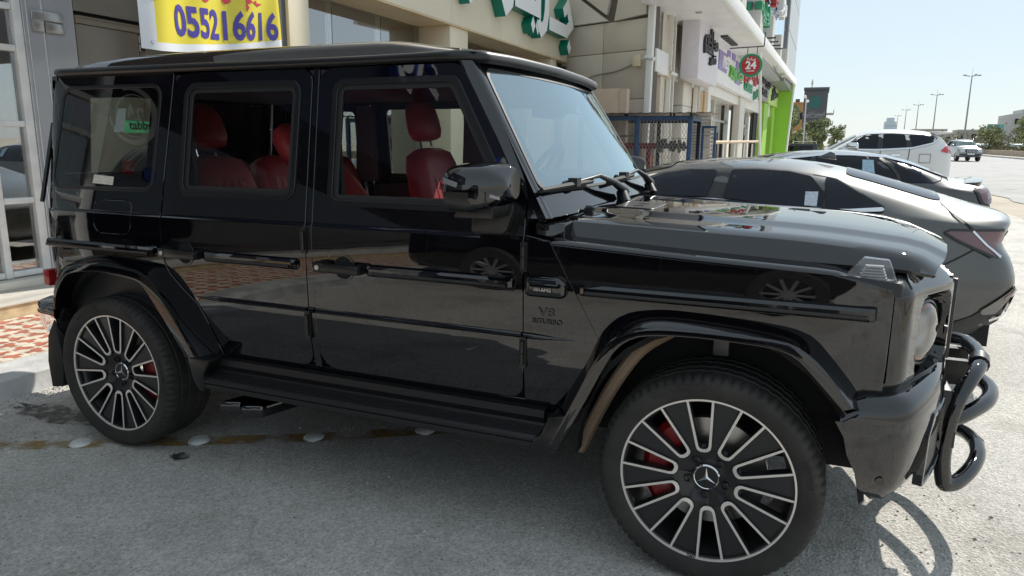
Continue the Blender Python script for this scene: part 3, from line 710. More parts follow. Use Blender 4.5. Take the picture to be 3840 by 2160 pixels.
for x in (-2.20, -2.07):
    V = prism([(x - .048, -.915), (x + .042, -.88), (x + .10, -.68), (x + .01, -.70)], 2, .262, .325)
    mk('exhaust_tip', tr(V, Matrix.Identity(4)), EX, SUV, bevel=.010)
    mk('exhaust_pipe', tube([(x + .04, -.72, .292), (x + .16, -.45, .33)], .035, 10), STEEL, SUV)

# ---- wheels
def tyre_profile():
    P = [(.286, -.120), (.300, -.132), (.318, -.140), (.345, -.146), (.362, -.143), (.374, -.134), (.381, -.122), (.3855, -.108)]
    for a in (-.080, -.030, .030, .080): P += [(.387, a - .009), (.3795, a - .006), (.3795, a + .006), (.387, a + .009)]
    return P + [(.3855, .108), (.381, .122), (.374, .134), (.345, .146), (.30, .132), (.27, .12)]
TP = tyre_profile()
def tyre_f(i, j):
    r, h = TP[j]; t = 2 * pi * i / 216
    if i % 3 == 0 and (5 <= j <= 7 or len(TP) - 6 <= j <= len(TP) - 4): r -= .0065; h *= .985
    if i % 4 == 0 and (7 < j < len(TP) - 6) and TP[j][0] > .385: r -= .003
    return (r * cos(t), h, r * sin(t))
tg = grid(216, len(TP), tyre_f, True)
TYRE_ME = mesh('tyre', tg[0], tg[1], TYRE, sharp=30)
def arc_text(s, r, a0, size, y, depth=.0025):
    """raised letters round the tyre wall, centred on angle a0 (seen from -y)"""
    V, F = text_mesh(s, size, depth, .0004); out = []
    for a, b, c in V:
        t = a0 - a * 1.25 / r; out.append(((r + c) * cos(t), y + b - .0, (r + c) * sin(t)))
    return out, F
LET_F = [mesh('tyre_lettering', *arc_text('GOODYEAR', .333, radians(104), .036, -.1462), TYRE), mesh('tyre_lettering', *arc_text('OUTSIDE', .337, radians(15), .020, -.1466), TYRE)]
LET_R = [mesh('tyre_lettering', *arc_text('EAGLE F1', .333, radians(116), .036, -.1462), TYRE), mesh('tyre_lettering', *arc_text('295/40R22', .337, radians(10), .020, -.1466), TYRE)]
ring = lathe([(.2915, -.100), (.2915, -.128), (.2925, -.131), (.3005, -.131), (.3025, -.128), (.3025, -.118)], 1, n=96, caps=False)
RING_ME = mesh('rim_ring', *ring, SILVER, sharp=30)
bar = lathe([(.2925, -.118), (.275, -.085), (.262, -.02), (.258, .11), (.275, .125)], 1, n=64, caps=False); BAR_ME = mesh('rim_barrel', *bar, RIMBLK, sharp=40)
def yf(r): return -.116 + .014 * max(0, (.293 - r) / .19) if r > .105 else -.102 + .028 * min(1, (.105 - r) / .045)
wh = rp([(.284, -.0375, .006), (.284, .0375, .006), (.114, .0155, .013), (.114, -.0155, .013)][::-1], 4)
holes = []
for k in range(10):
    a = 2 * pi * (k + .5) / 10 + radians(4.5); holes.append([(x * cos(a) - y * sin(a), x * sin(a) + y * cos(a)) for x, y in wh])
bm = fill(circ(0, 0, .293, 80), holes + [circ(0, 0, .045, 20)], .05, .05)
FACE_ME = mesh('rim_face', *shell(bm, lambda u, v, d: (u, yf(hypot(u, v)) + d, v), .030, .0005, .002), RIMBLK, sharp=30)
uo = [(.292, -.0475), (.292, -.0395), (.126, -.0180), (.118, -.0150), (.1135, -.0080), (.1125, 0), (.1135, .0080), (.118, .0150), (.126, .0180), (.292, .0395), (.292, .0475), (.122, .0262), (.110, .0225), (.102, .0130), (.0995, 0), (.102, -.0130), (.110, -.0225), (.122, -.0262)]
bm = fill(uo, [], 0, 0)
UV_, UF_ = shell(bm, lambda u, v, d: (u, yf(u) - .0115 + d, v), .013, .0004, .0012)
# faces on the front are bare metal, the walls are painted
UM = [0 if sum(UV_[i][1] - (yf(UV_[i][0]) - .0115) for i in f) / len(f) < .0009 else 1 for f in UF_]
SPOKE_ME = mesh('spoke', UV_, UF_, [SILVER, RIMBLK], mi=UM, sharp=30)
hubm = J(lathe([(.047, -.075), (.047, -.092), (.043, -.096), (.0405, -.0945)], 1, n=40, caps=False))
HUBR_ME = mesh('hub_ring', *hubm, CHROME, sharp=40)
HUBC_ME = mesh('hub_cap', *lathe([(.041, -.088), (.041, -.0935), (.002, -.0945)], 1, n=36), SATIN, sharp=40)
star = []
for k in range(3):
    a = radians(90 + 120 * k); c, s_ = cos(a), sin(a)
    star.append(([(.038 * c, -.0955, .038 * s_), (.0065 * cos(a + 1.05), -.0955, .0065 * sin(a + 1.05)), (.0065 * cos(a - 1.05), -.0955, .0065 * sin(a - 1.05)), (0, -.0985, 0)], [(0, 1, 3), (0, 3, 2), (1, 2, 3)]))
STAR_ME = mesh('hub_star', *J(*star), CHROME, sharp=0)
NUT_ME = mesh('wheel_bolt', *lathe([(.015, -.060), (.015, -.089), (.010, -.091), (.010, -.085)], 1, (0, 0, 0), 6), TRIM, sharp=30)
dsk = lathe([(.075, -.03), (.198, -.03), (.200, -.028), (.200, -.002), (.075, -.002)], 1, n=64, caps=False); DISC_ME = mesh('brake_disc', *dsk, STEEL, sharp=40)
def cal(a0, a1):
    def f(i, j):
        a = a0 + (a1 - a0) * i / 12; r, h = [(.130, -.015), (.130, -.060), (.150, -.075), (.210, -.075), (.232, -.055), (.226, .02)][j]
        return (r * cos(a), h, r * sin(a))
    g = grid(13, 6, f); return (g[0], g[1] + [tuple(j * 13 for j in range(6)), tuple(j * 13 + 12 for j in range(6))[::-1]])
CALF_ME = mesh('brake_caliper', *cal(radians(125), radians(215)), REDC, sharp=40); CALR_ME = mesh('brake_caliper', *cal(radians(-40), radians(38)), REDC, sharp=40)
lbl = text_mesh('AMG', .016, .001, .0004)
LBL_ME = mesh('rim_lettering', [( -a * .9, -.1325, -.2975 + .004 - c * .0 + (-c + .006)) for a, b, c in lbl[0]], [f for f in lbl[1]], DARK, sharp=0)
def wheel(x, side, front, spin):
    w = bpy.data.objects.new('wheel', None); COL.objects.link(w); w.parent = SUV; w.empty_display_size = .1
    w.location = (x + 1.4, side * .82, .387); w.rotation_euler = (0, 0, 0 if side < 0 else pi)
    def sub(me, rot=0): o = link(me.name.split('.')[0], me, w); o.rotation_euler = (0, rot, 0); return o
    sub(TYRE_ME); [sub(q) for q in (LET_F if front else LET_R)]; sub(RING_ME); sub(BAR_ME); sub(FACE_ME, spin); sub(HUBR_ME); sub(HUBC_ME); sub(STAR_ME, spin); sub(DISC_ME); sub(CALF_ME if front else CALR_ME)
    if side < 0: sub(LBL_ME, radians(6 if front else -75))
    for k in range(5): sub(NUT_ME).location = (.068 * cos(2 * pi * k / 5 + .9), 0, .068 * sin(2 * pi * k / 5 + .9))
    for k in range(10):
        sub(SPOKE_ME, -(2 * pi * (k + .5) / 10 + radians(4.5)) + spin)
    return w
for x, fr, sp in ((0, True, radians(-2)), (-2.89, False, radians(10))):
    for sd in (-1, 1): wheel(x, sd, fr, sp)
# spare on the tailgate
sp = bpy.data.objects.new('spare_wheel', None); COL.objects.link(sp); sp.parent = SUV; sp.location = (-3.60 + 1.4, .10, 1.12); sp.rotation_euler = (0, 0, -pi / 2)
link('tyre', TYRE_ME, sp); link('spare_cover', mesh('spare_cover', *lathe([(.30, -.10), (.30, -.14), (.27, -.15), (.01, -.15)], 1, n=40), BLACK, sharp=40), sp)

# ---- cabin
def seat(x, y, rec, head=True, w=.25, back=.62):
    """rec: lean of the back from upright (radians)"""
    s = bpy.data.objects.new('seat', None); COL.objects.link(s); s.parent = SUV; s.location = (x + 1.4, y, .78)
    def loc(u, v): return (-u * sin(rec) , u * cos(rec))      # along the back
    def bf(i, j):
        a = 2 * pi * i / 20; ca, sa = cos(a), sin(a); e = .5
        k = [.0, .86, 1, 1, 1, .96, .86, .55, 0][j]; u = [0, 0, .04, .22, .40, .52, .585, .615, .62][j] * back / .62
        ww = w * (1 - .12 * (u / back)) * k; tt = .075 * k
        yy = ww * (abs(ca) ** e) * (1 if ca > 0 else -1); d = tt * (abs(sa) ** e) * (1 if sa > 0 else -1) + .022 * (abs(yy) / w) ** 3 * (1 if sa > 0 else 0)
        px_, pz = loc(u, 0); return (px_ + d * cos(rec), yy, pz + d * sin(rec) + .12)
    link('seat_back', mesh('seat_back', *grid(20, 9, bf, True), LEATHER, sharp=60), s)
    link('backrest_panel', mesh('backrest_panel', *J(*[grid(2, 4, lambda i, j, q=q: (loc(.16 + .09 * j, 0)[0] + .079 * cos(rec), (q - 2) * .052 - .02 + .04 * i, loc(.16 + .09 * j, 0)[1] + .079 * sin(rec) + .12)) for q in range(5)]), LEATHER, sharp=0), s)
    cu = box(-.08, .46, -w, w, -.02, .15); link('seat_cushion', mesh('seat_cushion', *cu, LEATHER, bevel=.045, seg=3), s)
    link('seat_base', mesh('seat_base', *box(-.05, .42, -.2, .2, -.22, -.02), BLKLEA), s)
    if head:
        def hf(i, j):
            a = 2 * pi * i / 20; ca, sa = cos(a), sin(a); e = .6; k = [0, .6, .85, 1, 1, .92, .72, .4, 0][j]; u = back + [.05, .05, .06, .10, .16, .22, .26, .28, .285][j]
            yy = .135 * k * (abs(ca) ** e) * (1 if ca > 0 else -1); d = .06 * k * (abs(sa) ** e) * (1 if sa > 0 else -1)
            px_, pz = loc(u, 0); return (px_ + (d + .015) * cos(rec), yy, pz + d * sin(rec) + .12)
        h = link('headrest', mesh('headrest', *grid(20, 9, hf, True), LEATHER, sharp=60), s)
        link('headrest_post', mesh('headrest_post', *J(*[tube([(*[loc(back - .02, 0)[0]], q, loc(back - .02, 0)[1] + .12), (loc(back + .08, 0)[0], q, loc(back + .08, 0)[1] + .12)], .006, 8) for q in (-.06, .06)]), CHROME, sharp=40), h)
    return s
seat(-1.70, .40, radians(14)); seat(-1.66, -.40, radians(38))
for y in (-.48, 0.0, .48): seat(-2.47, y, radians(18), bool(y), w=.25 if y else .20, back=.58)
mk('seat_emblem', box(-1.72, -1.70, .33, .37, 1.30, 1.315), CHROME, SUV)
mk('cabin_floor', box(-3.3, -.7, -.84, .84, .56, .62), DARK, SUV)
GREYL = mat('grey_lining', (.10, .10, .105), .7)
pair('door_lining', J(box(-1.66, -.73, -.85, -.80, .58, 1.262), box(-2.50, -1.72, -.85, -.80, .62, 1.270), box(-3.28, -2.56, -.84, -.79, .62, 1.29)), BLKLEA, SUV, bevel=.012)
pair('pillar_lining', J(prism([(-1.80, 1.27), (-1.60, 1.27), (-1.62, 1.77), (-1.78, 1.77)], 1, -.775, -.75), prism([(-2.60, 1.28), (-2.44, 1.28), (-2.45, 1.77), (-2.58, 1.77)], 1, -.775, -.75)), GREYL, SUV)
DB = mk('dashboard', J(box(-1.10, -.72, -.78, .78, .80, 1.30), grid(13, 5, lambda i, j: (-1.12 + .42 * [0, .1, .5, .85, 1][j], -.74 + 1.48 * i / 12, 1.28 + .08 * sin(pi * [0.05, .35, .6, .9, 1][j]) + .05 * math.exp(-((-.74 + 1.48 * i / 12 - .3) / .3) ** 2)))), mat('dash', (.16, .17, .17), .55), SUV, sharp=50)
st = lathe([(.0, 0)], 1) if False else None
wc = Vector((-1.12, .38, 1.36)); wa = Vector((-.86, 0, .5)).normalized(); e1 = Vector((0, 1, 0)); e2 = wa.cross(e1)
SW = mk('steering_wheel', tube([tuple(wc + .185 * (cos(2 * pi * k / 32) * e1 + sin(2 * pi * k / 32) * e2)) for k in range(32)], .016, 10, closed=True), BLKLEA, SUV, sharp=60)
mk('steering_hub', J(tube([tuple(wc - .04 * wa), tuple(wc + .01 * wa)], .06, 16), *[tube([tuple(wc), tuple(wc + .18 * (cos(a) * e1 + sin(a) * e2))], .014, 6) for a in (0, pi, -pi / 2)]), SATIN, SW, sharp=50)
mk('rear_view_mirror', box(-.985, -.96, -.14, .14, 1.655, 1.72), SATIN, SUV, bevel=.012)
mk('centre_console', box(-1.6, -.9, -.13, .13, .6, .95), BLKLEA, SUV, bevel=.02)
SBK = mat('seat_belt', (.02, .02, .02), .7)
mk('seat_belt', tube([(-1.75, -.79, 1.70), (-1.72, -.78, 1.0)], .012, 6), SBK, SUV)
# papers and stickers on the rear side window
mk('paper_label', shell(fill([(-2.883, 1.575), (-2.812, 1.575), (-2.806, 1.685), (-2.862, 1.685)]), sfn(-.006), 0), WHITE, QP['R'])
mk('paper_label', shell(fill([(-3.010, 1.328), (-2.868, 1.322), (-2.862, 1.362), (-3.000, 1.370)]), sfn(.001), 0), mat('label_paper', (.62, .58, .50), .7, var=.15, scale=30, sc=(1, 1, 6)), QP['R'])

# ================================================================== ground
def gz(y): return .0055 * max(0, y - 12)
def ground_mat(name, c0, c1, dark, grain=1.0, yline=False):
    m, n, b = new_mat(name); b.inputs['Roughness'].default_value = .86; b.inputs['Specular IOR Level'].default_value = .3
    tc = n.nodes.new('ShaderNodeTexCoord')
    def nz(s, d=6, r=.6):
        q = n.nodes.new('ShaderNodeTexNoise'); q.inputs['Scale'].default_value = s; q.inputs['Detail'].default_value = d; q.inputs['Roughness'].default_value = r
        n.links.new(tc.outputs['Object'], q.inputs['Vector']); return q.outputs[0]
    def ramp(src, p0, p1, a, bb):
        q = n.nodes.new('ShaderNodeValToRGB'); q.color_ramp.elements[0].position = p0; q.color_ramp.elements[1].position = p1
        q.color_ramp.elements[0].color = (*a, 1); q.color_ramp.elements[1].color = (*bb, 1); n.links.new(src, q.inputs[0]); return q.outputs[0]
    def mix(f, a, bb, mode='MIX', fac=None):
        q = n.nodes.new('ShaderNodeMix'); q.data_type = 'RGBA'; q.blend_type = mode
        if f is not None: n.links.new(f, q.inputs[0])
        else: q.inputs[0].default_value = fac
        n.links.new(a, q.inputs[6]); n.links.new(bb, q.inputs[7]) if not isinstance(bb, tuple) else None
        if isinstance(bb, tuple): q.inputs[7].default_value = (*bb, 1)
        return q.outputs[2]
    base = ramp(nz(.55, 8), .32, .70, c0, c1)
    st = ramp(nz(1.3, 7, .7), .50, .66, (0, 0, 0), (1, 1, 1)); stn = n.nodes.new('ShaderNodeMath'); stn.operation = 'MULTIPLY'; stn.inputs[1].default_value = .6
    n.links.new(st, stn.inputs[0]); base = mix(stn.outputs[0], base, dark)
    vo = n.nodes.new('ShaderNodeTexVoronoi'); vo.inputs['Scale'].default_value = 95; n.links.new(tc.outputs['Object'], vo.inputs['Vector'])
    sp = ramp(vo.outputs['Distance'], .05, .42, (.30, .29, .28), (1, 1, 1)); base = mix(None, base, sp, 'MULTIPLY', .55 * grain)
    vc = ramp(vo.outputs['Color'], .2, .9, (.72, .71, .70), (1.2, 1.19, 1.17)); base = mix(None, base, vc, 'MULTIPLY', .8 * grain)
    # oil spots and fine cracks
    ov = n.nodes.new('ShaderNodeTexVoronoi'); ov.inputs['Scale'].default_value = .42; ov.inputs['Randomness'].default_value = 1
    wn = n.nodes.new('ShaderNodeVectorMath'); wn.operation = 'ADD'; nn = n.nodes.new('ShaderNodeTexNoise'); nn.inputs['Scale'].default_value = 6
    n.links.new(tc.outputs['Object'], nn.inputs['Vector']); sc_ = n.nodes.new('ShaderNodeVectorMath'); sc_.operation = 'SCALE'; sc_.inputs['Scale'].default_value = .25
    n.links.new(nn.outputs['Color'], sc_.inputs[0]); n.links.new(tc.outputs['Object'], wn.inputs[0]); n.links.new(sc_.outputs[0], wn.inputs[1]); n.links.new(wn.outputs[0], ov.inputs['Vector'])
    oil = ramp(ov.outputs['Distance'], .05, .12, (1, 1, 1), (0, 0, 0)); om = n.nodes.new('ShaderNodeMath'); om.operation = 'MULTIPLY'; om.inputs[1].default_value = .55; n.links.new(oil, om.inputs[0])
    base = mix(om.outputs[0], base, tuple(x * .30 for x in dark))
    cv = n.nodes.new('ShaderNodeTexVoronoi'); cv.feature = 'DISTANCE_TO_EDGE'; cv.inputs['Scale'].default_value = .33; n.links.new(wn.outputs[0], cv.inputs['Vector'])
    cr = ramp(cv.outputs['Distance'], .0, .006, (1, 1, 1), (0, 0, 0)); cm = n.nodes.new('ShaderNodeMath'); cm.operation = 'MULTIPLY'; cm.inputs[1].default_value = .22; n.links.new(cr, cm.inputs[0])
    base = mix(cm.outputs[0], base, tuple(x * .35 for x in dark))
    n.links.new(base, b.inputs['Base Color'])
    mb = n.nodes.new('ShaderNodeMath'); mb.operation = 'ADD'; n.links.new(vo.outputs['Distance'], mb.inputs[0]); n.links.new(nz(300, 2), mb.inputs[1])
    bump(n, b, mb.outputs[0], .8 * grain, .006)
    return m
ASPH = ground_mat('parking_asphalt', (.56, .545, .51), (.75, .725, .675), (.36, .34, .31))
ROADM = ground_mat('road_asphalt', (.36, .355, .35), (.45, .445, .44), (.30, .295, .29), .4)
SANDM = ground_mat('sandy_ground', (.46, .40, .32), (.58, .51, .42), (.33, .29, .24), .8)
def sheet(x0, x1, ys, z): return [(x, y, gz(y) + z) for y in ys for x in (x0, x1)], [(2 * i, 2 * i + 1, 2 * i + 3, 2 * i + 2) for i in range(len(ys) - 1)]
YS = [-120, -30, 12, 60, 150, 400, 1500, 4000]
struct('ground', ([(x, y, (0 if y < 13 else gz(y)) - .02) for y in (-3000, 12, 5000) for x in (-4000, 5000)], [(0, 1, 3, 2), (2, 3, 5, 4)]), SANDM)
def wavy(x0, amp, ys, z, x1):
    V, F = [], []
    for y in ys: V += [(x0, y, gz(y) + z), (x1 + amp * (sin(y * .7) * .5 + sin(y * .23 + 1) + .6 * sin(y * 1.9 + 2)), y, gz(y) + z)]
    return V, [(2 * i, 2 * i + 1, 2 * i + 3, 2 * i + 2) for i in range(len(ys) - 1)]
yy = [-60 + 1.0 * k for k in range(73)] + [12 + 2 * k for k in range(1, 60)]
struct('parking_lot', wavy(-4.10, .22, yy, 0, 4.7), ASPH)
struct('road', (lambda q: ([(x if i % 2 else 19.6, y, z) for i, (x, y, z) in enumerate(q[0])], [f[::-1] for f in q[1]]))(wavy(0, .25, [-60 + 1.5 * k for k in range(160)] + [200, 400, 1500], -.004, 5.6)), ROADM)
# faded yellow parking line under the car, white studs along it
line = [(-3.75, -1.39), (-3.106, -1.023), (-2.579, -.752), (-2.064, -.473), (-1.573, -.156), (-1.0, .22), (-.3, .70), (.4, 1.2)]
LM, ln_, lb = new_mat('worn_yellow_paint')
c, h = noise_ramp(ln_, 7, (.30, .18, .045), (.42, .25, .06), .3, .7); ln_.links.new(c, lb.inputs['Base Color']); lb.inputs['Roughness'].default_value = .8
fa, hh = noise_ramp(ln_, 5.5, (0, 0, 0), (.85, .85, .85), .38, .62, 8); ln_.links.new(fa, lb.inputs['Alpha'])
L2 = smooth_path([(a, b, .004) for a, b in line], 4)
def lf(i, j):
    p = L2[j]; d = (L2[min(j + 1, len(L2) - 1)] - L2[max(0, j - 1)]).normalized(); q = p + Vector((-d.y, d.x, 0)) * (.055 * (1 - 2 * i)); return tuple(q)
g = grid(2, len(L2), lf); struct('parking_line', (g[0], [f[::-1] for f in g[1]]), LM)
STUD = mat('stud_white', (.62, .62, .60), .35, 0, .2, var=.12, scale=20)
sv = lathe([(.055, 0), (.054, .006), (.045, .014), (.028, .020), (.0005, .022)], 2, n=24, caps=False)
sd_l = ['white domed road stud left of the rear wheel', 'white domed road stud right behind the rear wheel', 'cracked grey domed road stud below the exhaust tips', 'shaded domed road stud half under the running board']
sd_me = mesh('road_stud', *sv, STUD, sharp=60)
for (x, y), l in zip([(-3.106, -1.023), (-2.579, -.752), (-2.064, -.473), (-1.573, -.156)], sd_l):
    o = link('road_stud', sd_me); o.location = (x, y, .001); prop(o, l, 'road stud', 'studs along the parking line')
# loose grit and small stones on the tarmac
def grit(n, sd):
    r = random.Random(sd); V, F = [], []
    for _ in range(n):
        x = r.uniform(-4.05, 2.6); y = r.uniform(-3.1, .2) if r.random() < .8 else r.uniform(-1.4, .2); 
        if r.random() < .35: x = -4.06 + abs(r.gauss(0, .10))
        q = r.uniform(.0022, .0060) * (1.7 if r.random() < .06 else 1); k = len(V)
        V += [(x + q * r.uniform(.7, 1.3), y, .001), (x - q, y + q, .001), (x - q, y - q, .001), (x, y, q * 1.1)]; F += [(k, k + 1, k + 3), (k + 1, k + 2, k + 3), (k + 2, k, k + 3)]
    return V, F
for nm, c, sd in (('pale_grit', (.60, .57, .52), 5), ('dark_grit', (.24, .22, .20), 6)):
    o = link(nm, mesh(nm, *grit(2200, sd), mat(nm, c, .9), sharp=0)); o['kind'] = 'stuff'
# dark oil drip and a smear of old rubber by the rear wheel
OILM, on_, ob = new_mat('oil_stain'); ob.inputs['Base Color'].default_value = (.035, .03, .026, 1); ob.inputs['Roughness'].default_value = .45
fa, _ = noise_ramp(on_, 16, (0, 0, 0), (.9, .9, .9), .34, .62, 6); on_.links.new(fa, ob.inputs['Alpha'])
for x, y, rx, ry in ((-2.52, -.93, .055, .04), (-3.6, -.80, .34, .10)):
    struct('oil_stain', ([(x + rx * cos(2 * pi * k / 20) * (1 + .2 * sin(3 * k)), y + ry * sin(2 * pi * k / 20) * (1 + .2 * cos(2 * k)), .0042) for k in range(20)], [tuple(range(20))]), OILM, sharp=0)
# ---- kerb and tiled pavement
CONC = mat('kerb_concrete', (.52, .52, .51), .85, var=.25, scale=4, bmp=.3, bscale=40)
KERB = struct('kerb', box(-4.37, -4.12, -60, 24, -.05, .02), CONC)
kv = prism([(-4.085, 0), (-4.105, .115), (-4.15, .15), (-4.372, .15), (-4.372, 0)], 1, 0, 1.988)
kme = mesh('kerb_stone', *kv, CONC, sharp=30)
for k in range(16):
    o = link('kerb_stone', kme, KERB); o.location = (random.uniform(-.006, .006), -12 + 2 * k, random.uniform(-.003, .003))
PAV = struct('pavement', box(-5.50, -4.374, -60, 24, -.05, .120), mat('mortar', (.30, .28, .25), .9))
TC = mat('tile_cream', (.72, .65, .53), .6, var=.14, scale=9); TR_ = mat('tile_red', (.46, .16, .10), .6, var=.2, scale=9)
def tile_mesh():
    V, F = box(-.1365, .1365, -.1365, .1365, 0, .030); mi = [0] * 6
    a = .1365
    def add(P, z=.0312):
        n = len(V); V.extend((x, y, z) for x, y in P); F.append(tuple(range(n, n + len(P)))); mi.append(1)
    for sx in (1, -1):
        for sy_ in (1, -1):
            P = [(.012, .012), (.060, .012), (.085, .040), (.125, .040), (.125, .085), (.085, .085), (.085, .125), (.040, .125), (.040, .085), (.012, .060)]
            P = [(x * sx, y * sy_) for x, y in P]
            add(P if sx * sy_ > 0 else P[::-1])
    return mesh('tile', V, F, [TC, TR_], mi=mi, sharp=0)
tme = tile_mesh()
for i in range(4):
    for j in range(54):
        o = link('tile', tme, PAV); o.location = (-4.515 - .277 * i, -10.8 + .277 * j, .1215 + random.uniform(-.0015, .0015)); o.rotation_euler = (0, 0, random.choice((0, pi / 2, pi)))
MARB = mat('step_marble', (.70, .66, .58), .35, var=.2, scale=5, sc=(1, .3, 1)); YST = mat('step_stone', (.66, .52, .32), .7, var=.2, scale=8)
struct('shop_step', J(box(-12, -5.502, -60, 12.1, .0, .250)), YST)
struct('shop_step', J(box(-6.05, -5.49, -60, 12.1, .2515, .262)), MARB)
struct('shop_floor', box(-12, -6.06, -60, 12.1, .2515, .30), mat('shop_floor', (.34, .33, .31), .25, var=.1, scale=2))

# ================================================================== left: glass shop front
ALU = mat('white_aluminium', (.78, .79, .78), .4, 0, .1, var=.08, scale=7)
SG = glass('shop_glass', (.72, .76, .77), 1.3, base=.24)
SGD = glass('door_glass', (.42, .45, .47), 1.3, base=.34, gcol=(.85, .92, 1))
SGB = mat('smoked_glass', (.22, .195, .155), .16, var=.08, scale=2, spec=.35)
BROWN = mat('brown_panel', (.24, .21, .17), .45, var=.1, scale=3)
GREY = mat('grey_panel', (.30, .30, .31), .5, var=.06, scale=3)
LS = thing('glass_shop', 'glass shop front with white frame and glass door, behind the rear of the black car', 'shop front', (-6.2, .8, .262))
X0 = -6.2
mk('sill', box(X0 - .12, X0 + .16, -3.2, 3.1, .262, .335), MARB, LS, bevel=.01)
for y0, y1, z0, z1 in ((.575, .635, .34, 3.6), (.905, .980, .34, 3.6), (-.72, -.65, .34, 3.6), (-2.0, -1.93, .34, 3.6), (-3.2, -3.1, .34, 3.6)): mk('mullion', box(X0 - .05, X0 + .05, y0, y1, z0, z1), ALU, LS, bevel=.006)
for z in (.345, .985, 1.645, 2.28, 2.62, 3.5): 
    for y0, y1 in ((-3.1, -2.0), (-1.93, -.72), (-.65, .57), (.64, .90)): mk('glazing_bar', box(X0 - .045, X0 + .045, y0, y1, z, z + .052), ALU, LS, bevel=.005)
for y0, y1 in ((-3.1, -2.0), (-1.93, -.72), (-.65, .57), (.64, .90)):
    mk('window_pane', box(X0 - .006, X0 + .002, y0, y1, .345, 3.5), SG, LS)
FILM = mat('frosted_film', (.40, .42, .45), .12, var=.08, scale=1.5); mk('fixed_pane', box(X0 + .00, X0 + .012, .99, 1.185, .345, 3.6), FILM, LS); mk('glass_door', box(X0 + .0, X0 + .012, 1.20, 1.49, .345, 3.6), FILM, LS)
mk('door_edge', J(*[box(X0 - .012, X0 + .02, y, y + .006, .345, 3.6) for y in (1.01, 1.045, 1.185)]), ALU, LS)
mk('hinge_patch', J(box(X0 + .013, X0 + .030, 1.085, 1.37, 2.575, 2.655), box(X0 + .013, X0 + .030, 1.20, 1.37, 2.475, 2.565), box(X0 + .013, X0 + .030, 1.085, 1.19, 2.475, 2.575)), STEEL, LS, bevel=.004)
mk('smoked_pane', box(X0 - .0, X0 + .012, 1.50, 2.17, .345, 2.60), SGB, LS); mk('smoked_pane', box(X0 - .0, X0 + .012, 2.18, 3.05, .345, 2.60), SGB, LS)
mk('transom', J(box(X0 - .04, X0 + .03, 1.50, 3.08, 2.605, 2.66), box(X0 - .03, X0 + .045, 1.50, 3.08, 2.66, 2.672)), mat('bronze_bar', (.24, .21, .16), .4), LS)
mk('transom_gap', box(X0 - .06, X0 - .02, 1.5, 3.08, 2.672, 2.715), DARK, LS); mk('lintel_panel', box(X0 - .05, X0 + .01, 1.5, 3.08, 2.715, 4.6), BROWN, LS)
mk('lock_case', J(box(X0 + .013, X0 + .03, 2.165, 2.235, 2.51, 2.575), box(X0 + .013, X0 + .03, 2.165, 2.235, 2.43, 2.495)), STEEL, LS, bevel=.003); mk('lock_face', J(box(X0 + .031, X0 + .034, 2.175, 2.225, 2.515, 2.57), box(X0 + .031, X0 + .034, 2.175, 2.225, 2.435, 2.49)), DARK, LS)
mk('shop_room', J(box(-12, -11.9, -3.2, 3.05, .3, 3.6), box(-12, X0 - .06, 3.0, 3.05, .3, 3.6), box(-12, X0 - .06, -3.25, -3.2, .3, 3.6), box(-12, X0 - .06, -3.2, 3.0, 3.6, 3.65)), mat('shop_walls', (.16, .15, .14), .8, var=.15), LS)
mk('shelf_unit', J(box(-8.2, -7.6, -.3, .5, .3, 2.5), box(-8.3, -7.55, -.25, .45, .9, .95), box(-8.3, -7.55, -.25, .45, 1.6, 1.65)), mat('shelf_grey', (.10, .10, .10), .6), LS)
solo('paper_heap', J(box(-6.9, -6.6, .45, .62, .30, .34), box(-6.85, -6.62, .56, .78, .325, .37)), WHITE, 'crumpled white papers on the floor inside the glass shop front', 'paper', bevel=.01)
solo('shop_upper_wall', box(-6.6, -5.0, -3.2, 3.09, 4.6, 9.5), GREY, 'grey upper wall above the glass shop front', 'wall')
solo('dark_pillar', box(-6.2, -5.08, 2.83, 3.095, .262, 6), mat('dark_pillar', (.08, .08, .085), .5), 'dark grey pillar between the yellow banner and the cream shop', 'pillar')
# a shop seen only as a mirror image in the car windows: navy fascia, white letters, glass with printed rings
NAVY = mat('navy_fascia', (.006, .010, .040), .35, var=.2, scale=1.5); BLUE = mat('letter_blue', (.01, .06, .32), .4); LETW = mat('letter_white', (.85, .86, .86), .45)
NS = thing('pharmacy', 'navy shop front with white letters mirrored in the windows of the black car', 'shop front', (-5.6, -9, .262))
mk('fascia', box(-6.3, -5.0, -16, -3.25, 3.0, 7.5), NAVY, NS); mk('upper_wall', box(-6.5, -5.05, -16, -3.25, 7.5, 8.2), mat('navy_wall', (.02, .022, .035), .6), NS)
mk('window_pane', box(-6.21, -6.19, -16, -3.25, .3, 3.0), glass('pharmacy_glass', (.20, .22, .24), 1.2, base=.06), NS)
mk('shop_room', J(box(-11, -10.9, -16, -3.3, .3, 3.0), box(-11, -6.3, -16, -3.3, 2.95, 3.0)), mat('dim_room', (.05, .05, .055), .8), NS)
def two(name, VF, x, y, z, par, front, side, depth):
    """letters facing +x: pale faces, coloured sides"""
    V, F = face_x(VF, x, y, z)
    me = mesh(name, V, F, [front, side], sharp=0, origin=tuple(rootof(par).location))
    for p in me.polygons: p.material_index = 0 if p.normal.x > .9 else 1
    return link(name, me, par)
two('sign_lettering', text_mesh(arab('\u0627\u0644\u062f\u0648\u0627\u0621'), 1.05, .16, .02), -4.9, -6.0, 4.25, NS, LETW, BLUE, .1)
two('sign_lettering', text_mesh('dawaa', .75, .16, .02), -4.9, -10.4, 3.75, NS, LETW, BLUE, .1)
t = text_mesh('24', .19, .002, .003); two('window_lettering', t, -6.18, -3.5, 2.62, NS, LETW, LETW, .1)
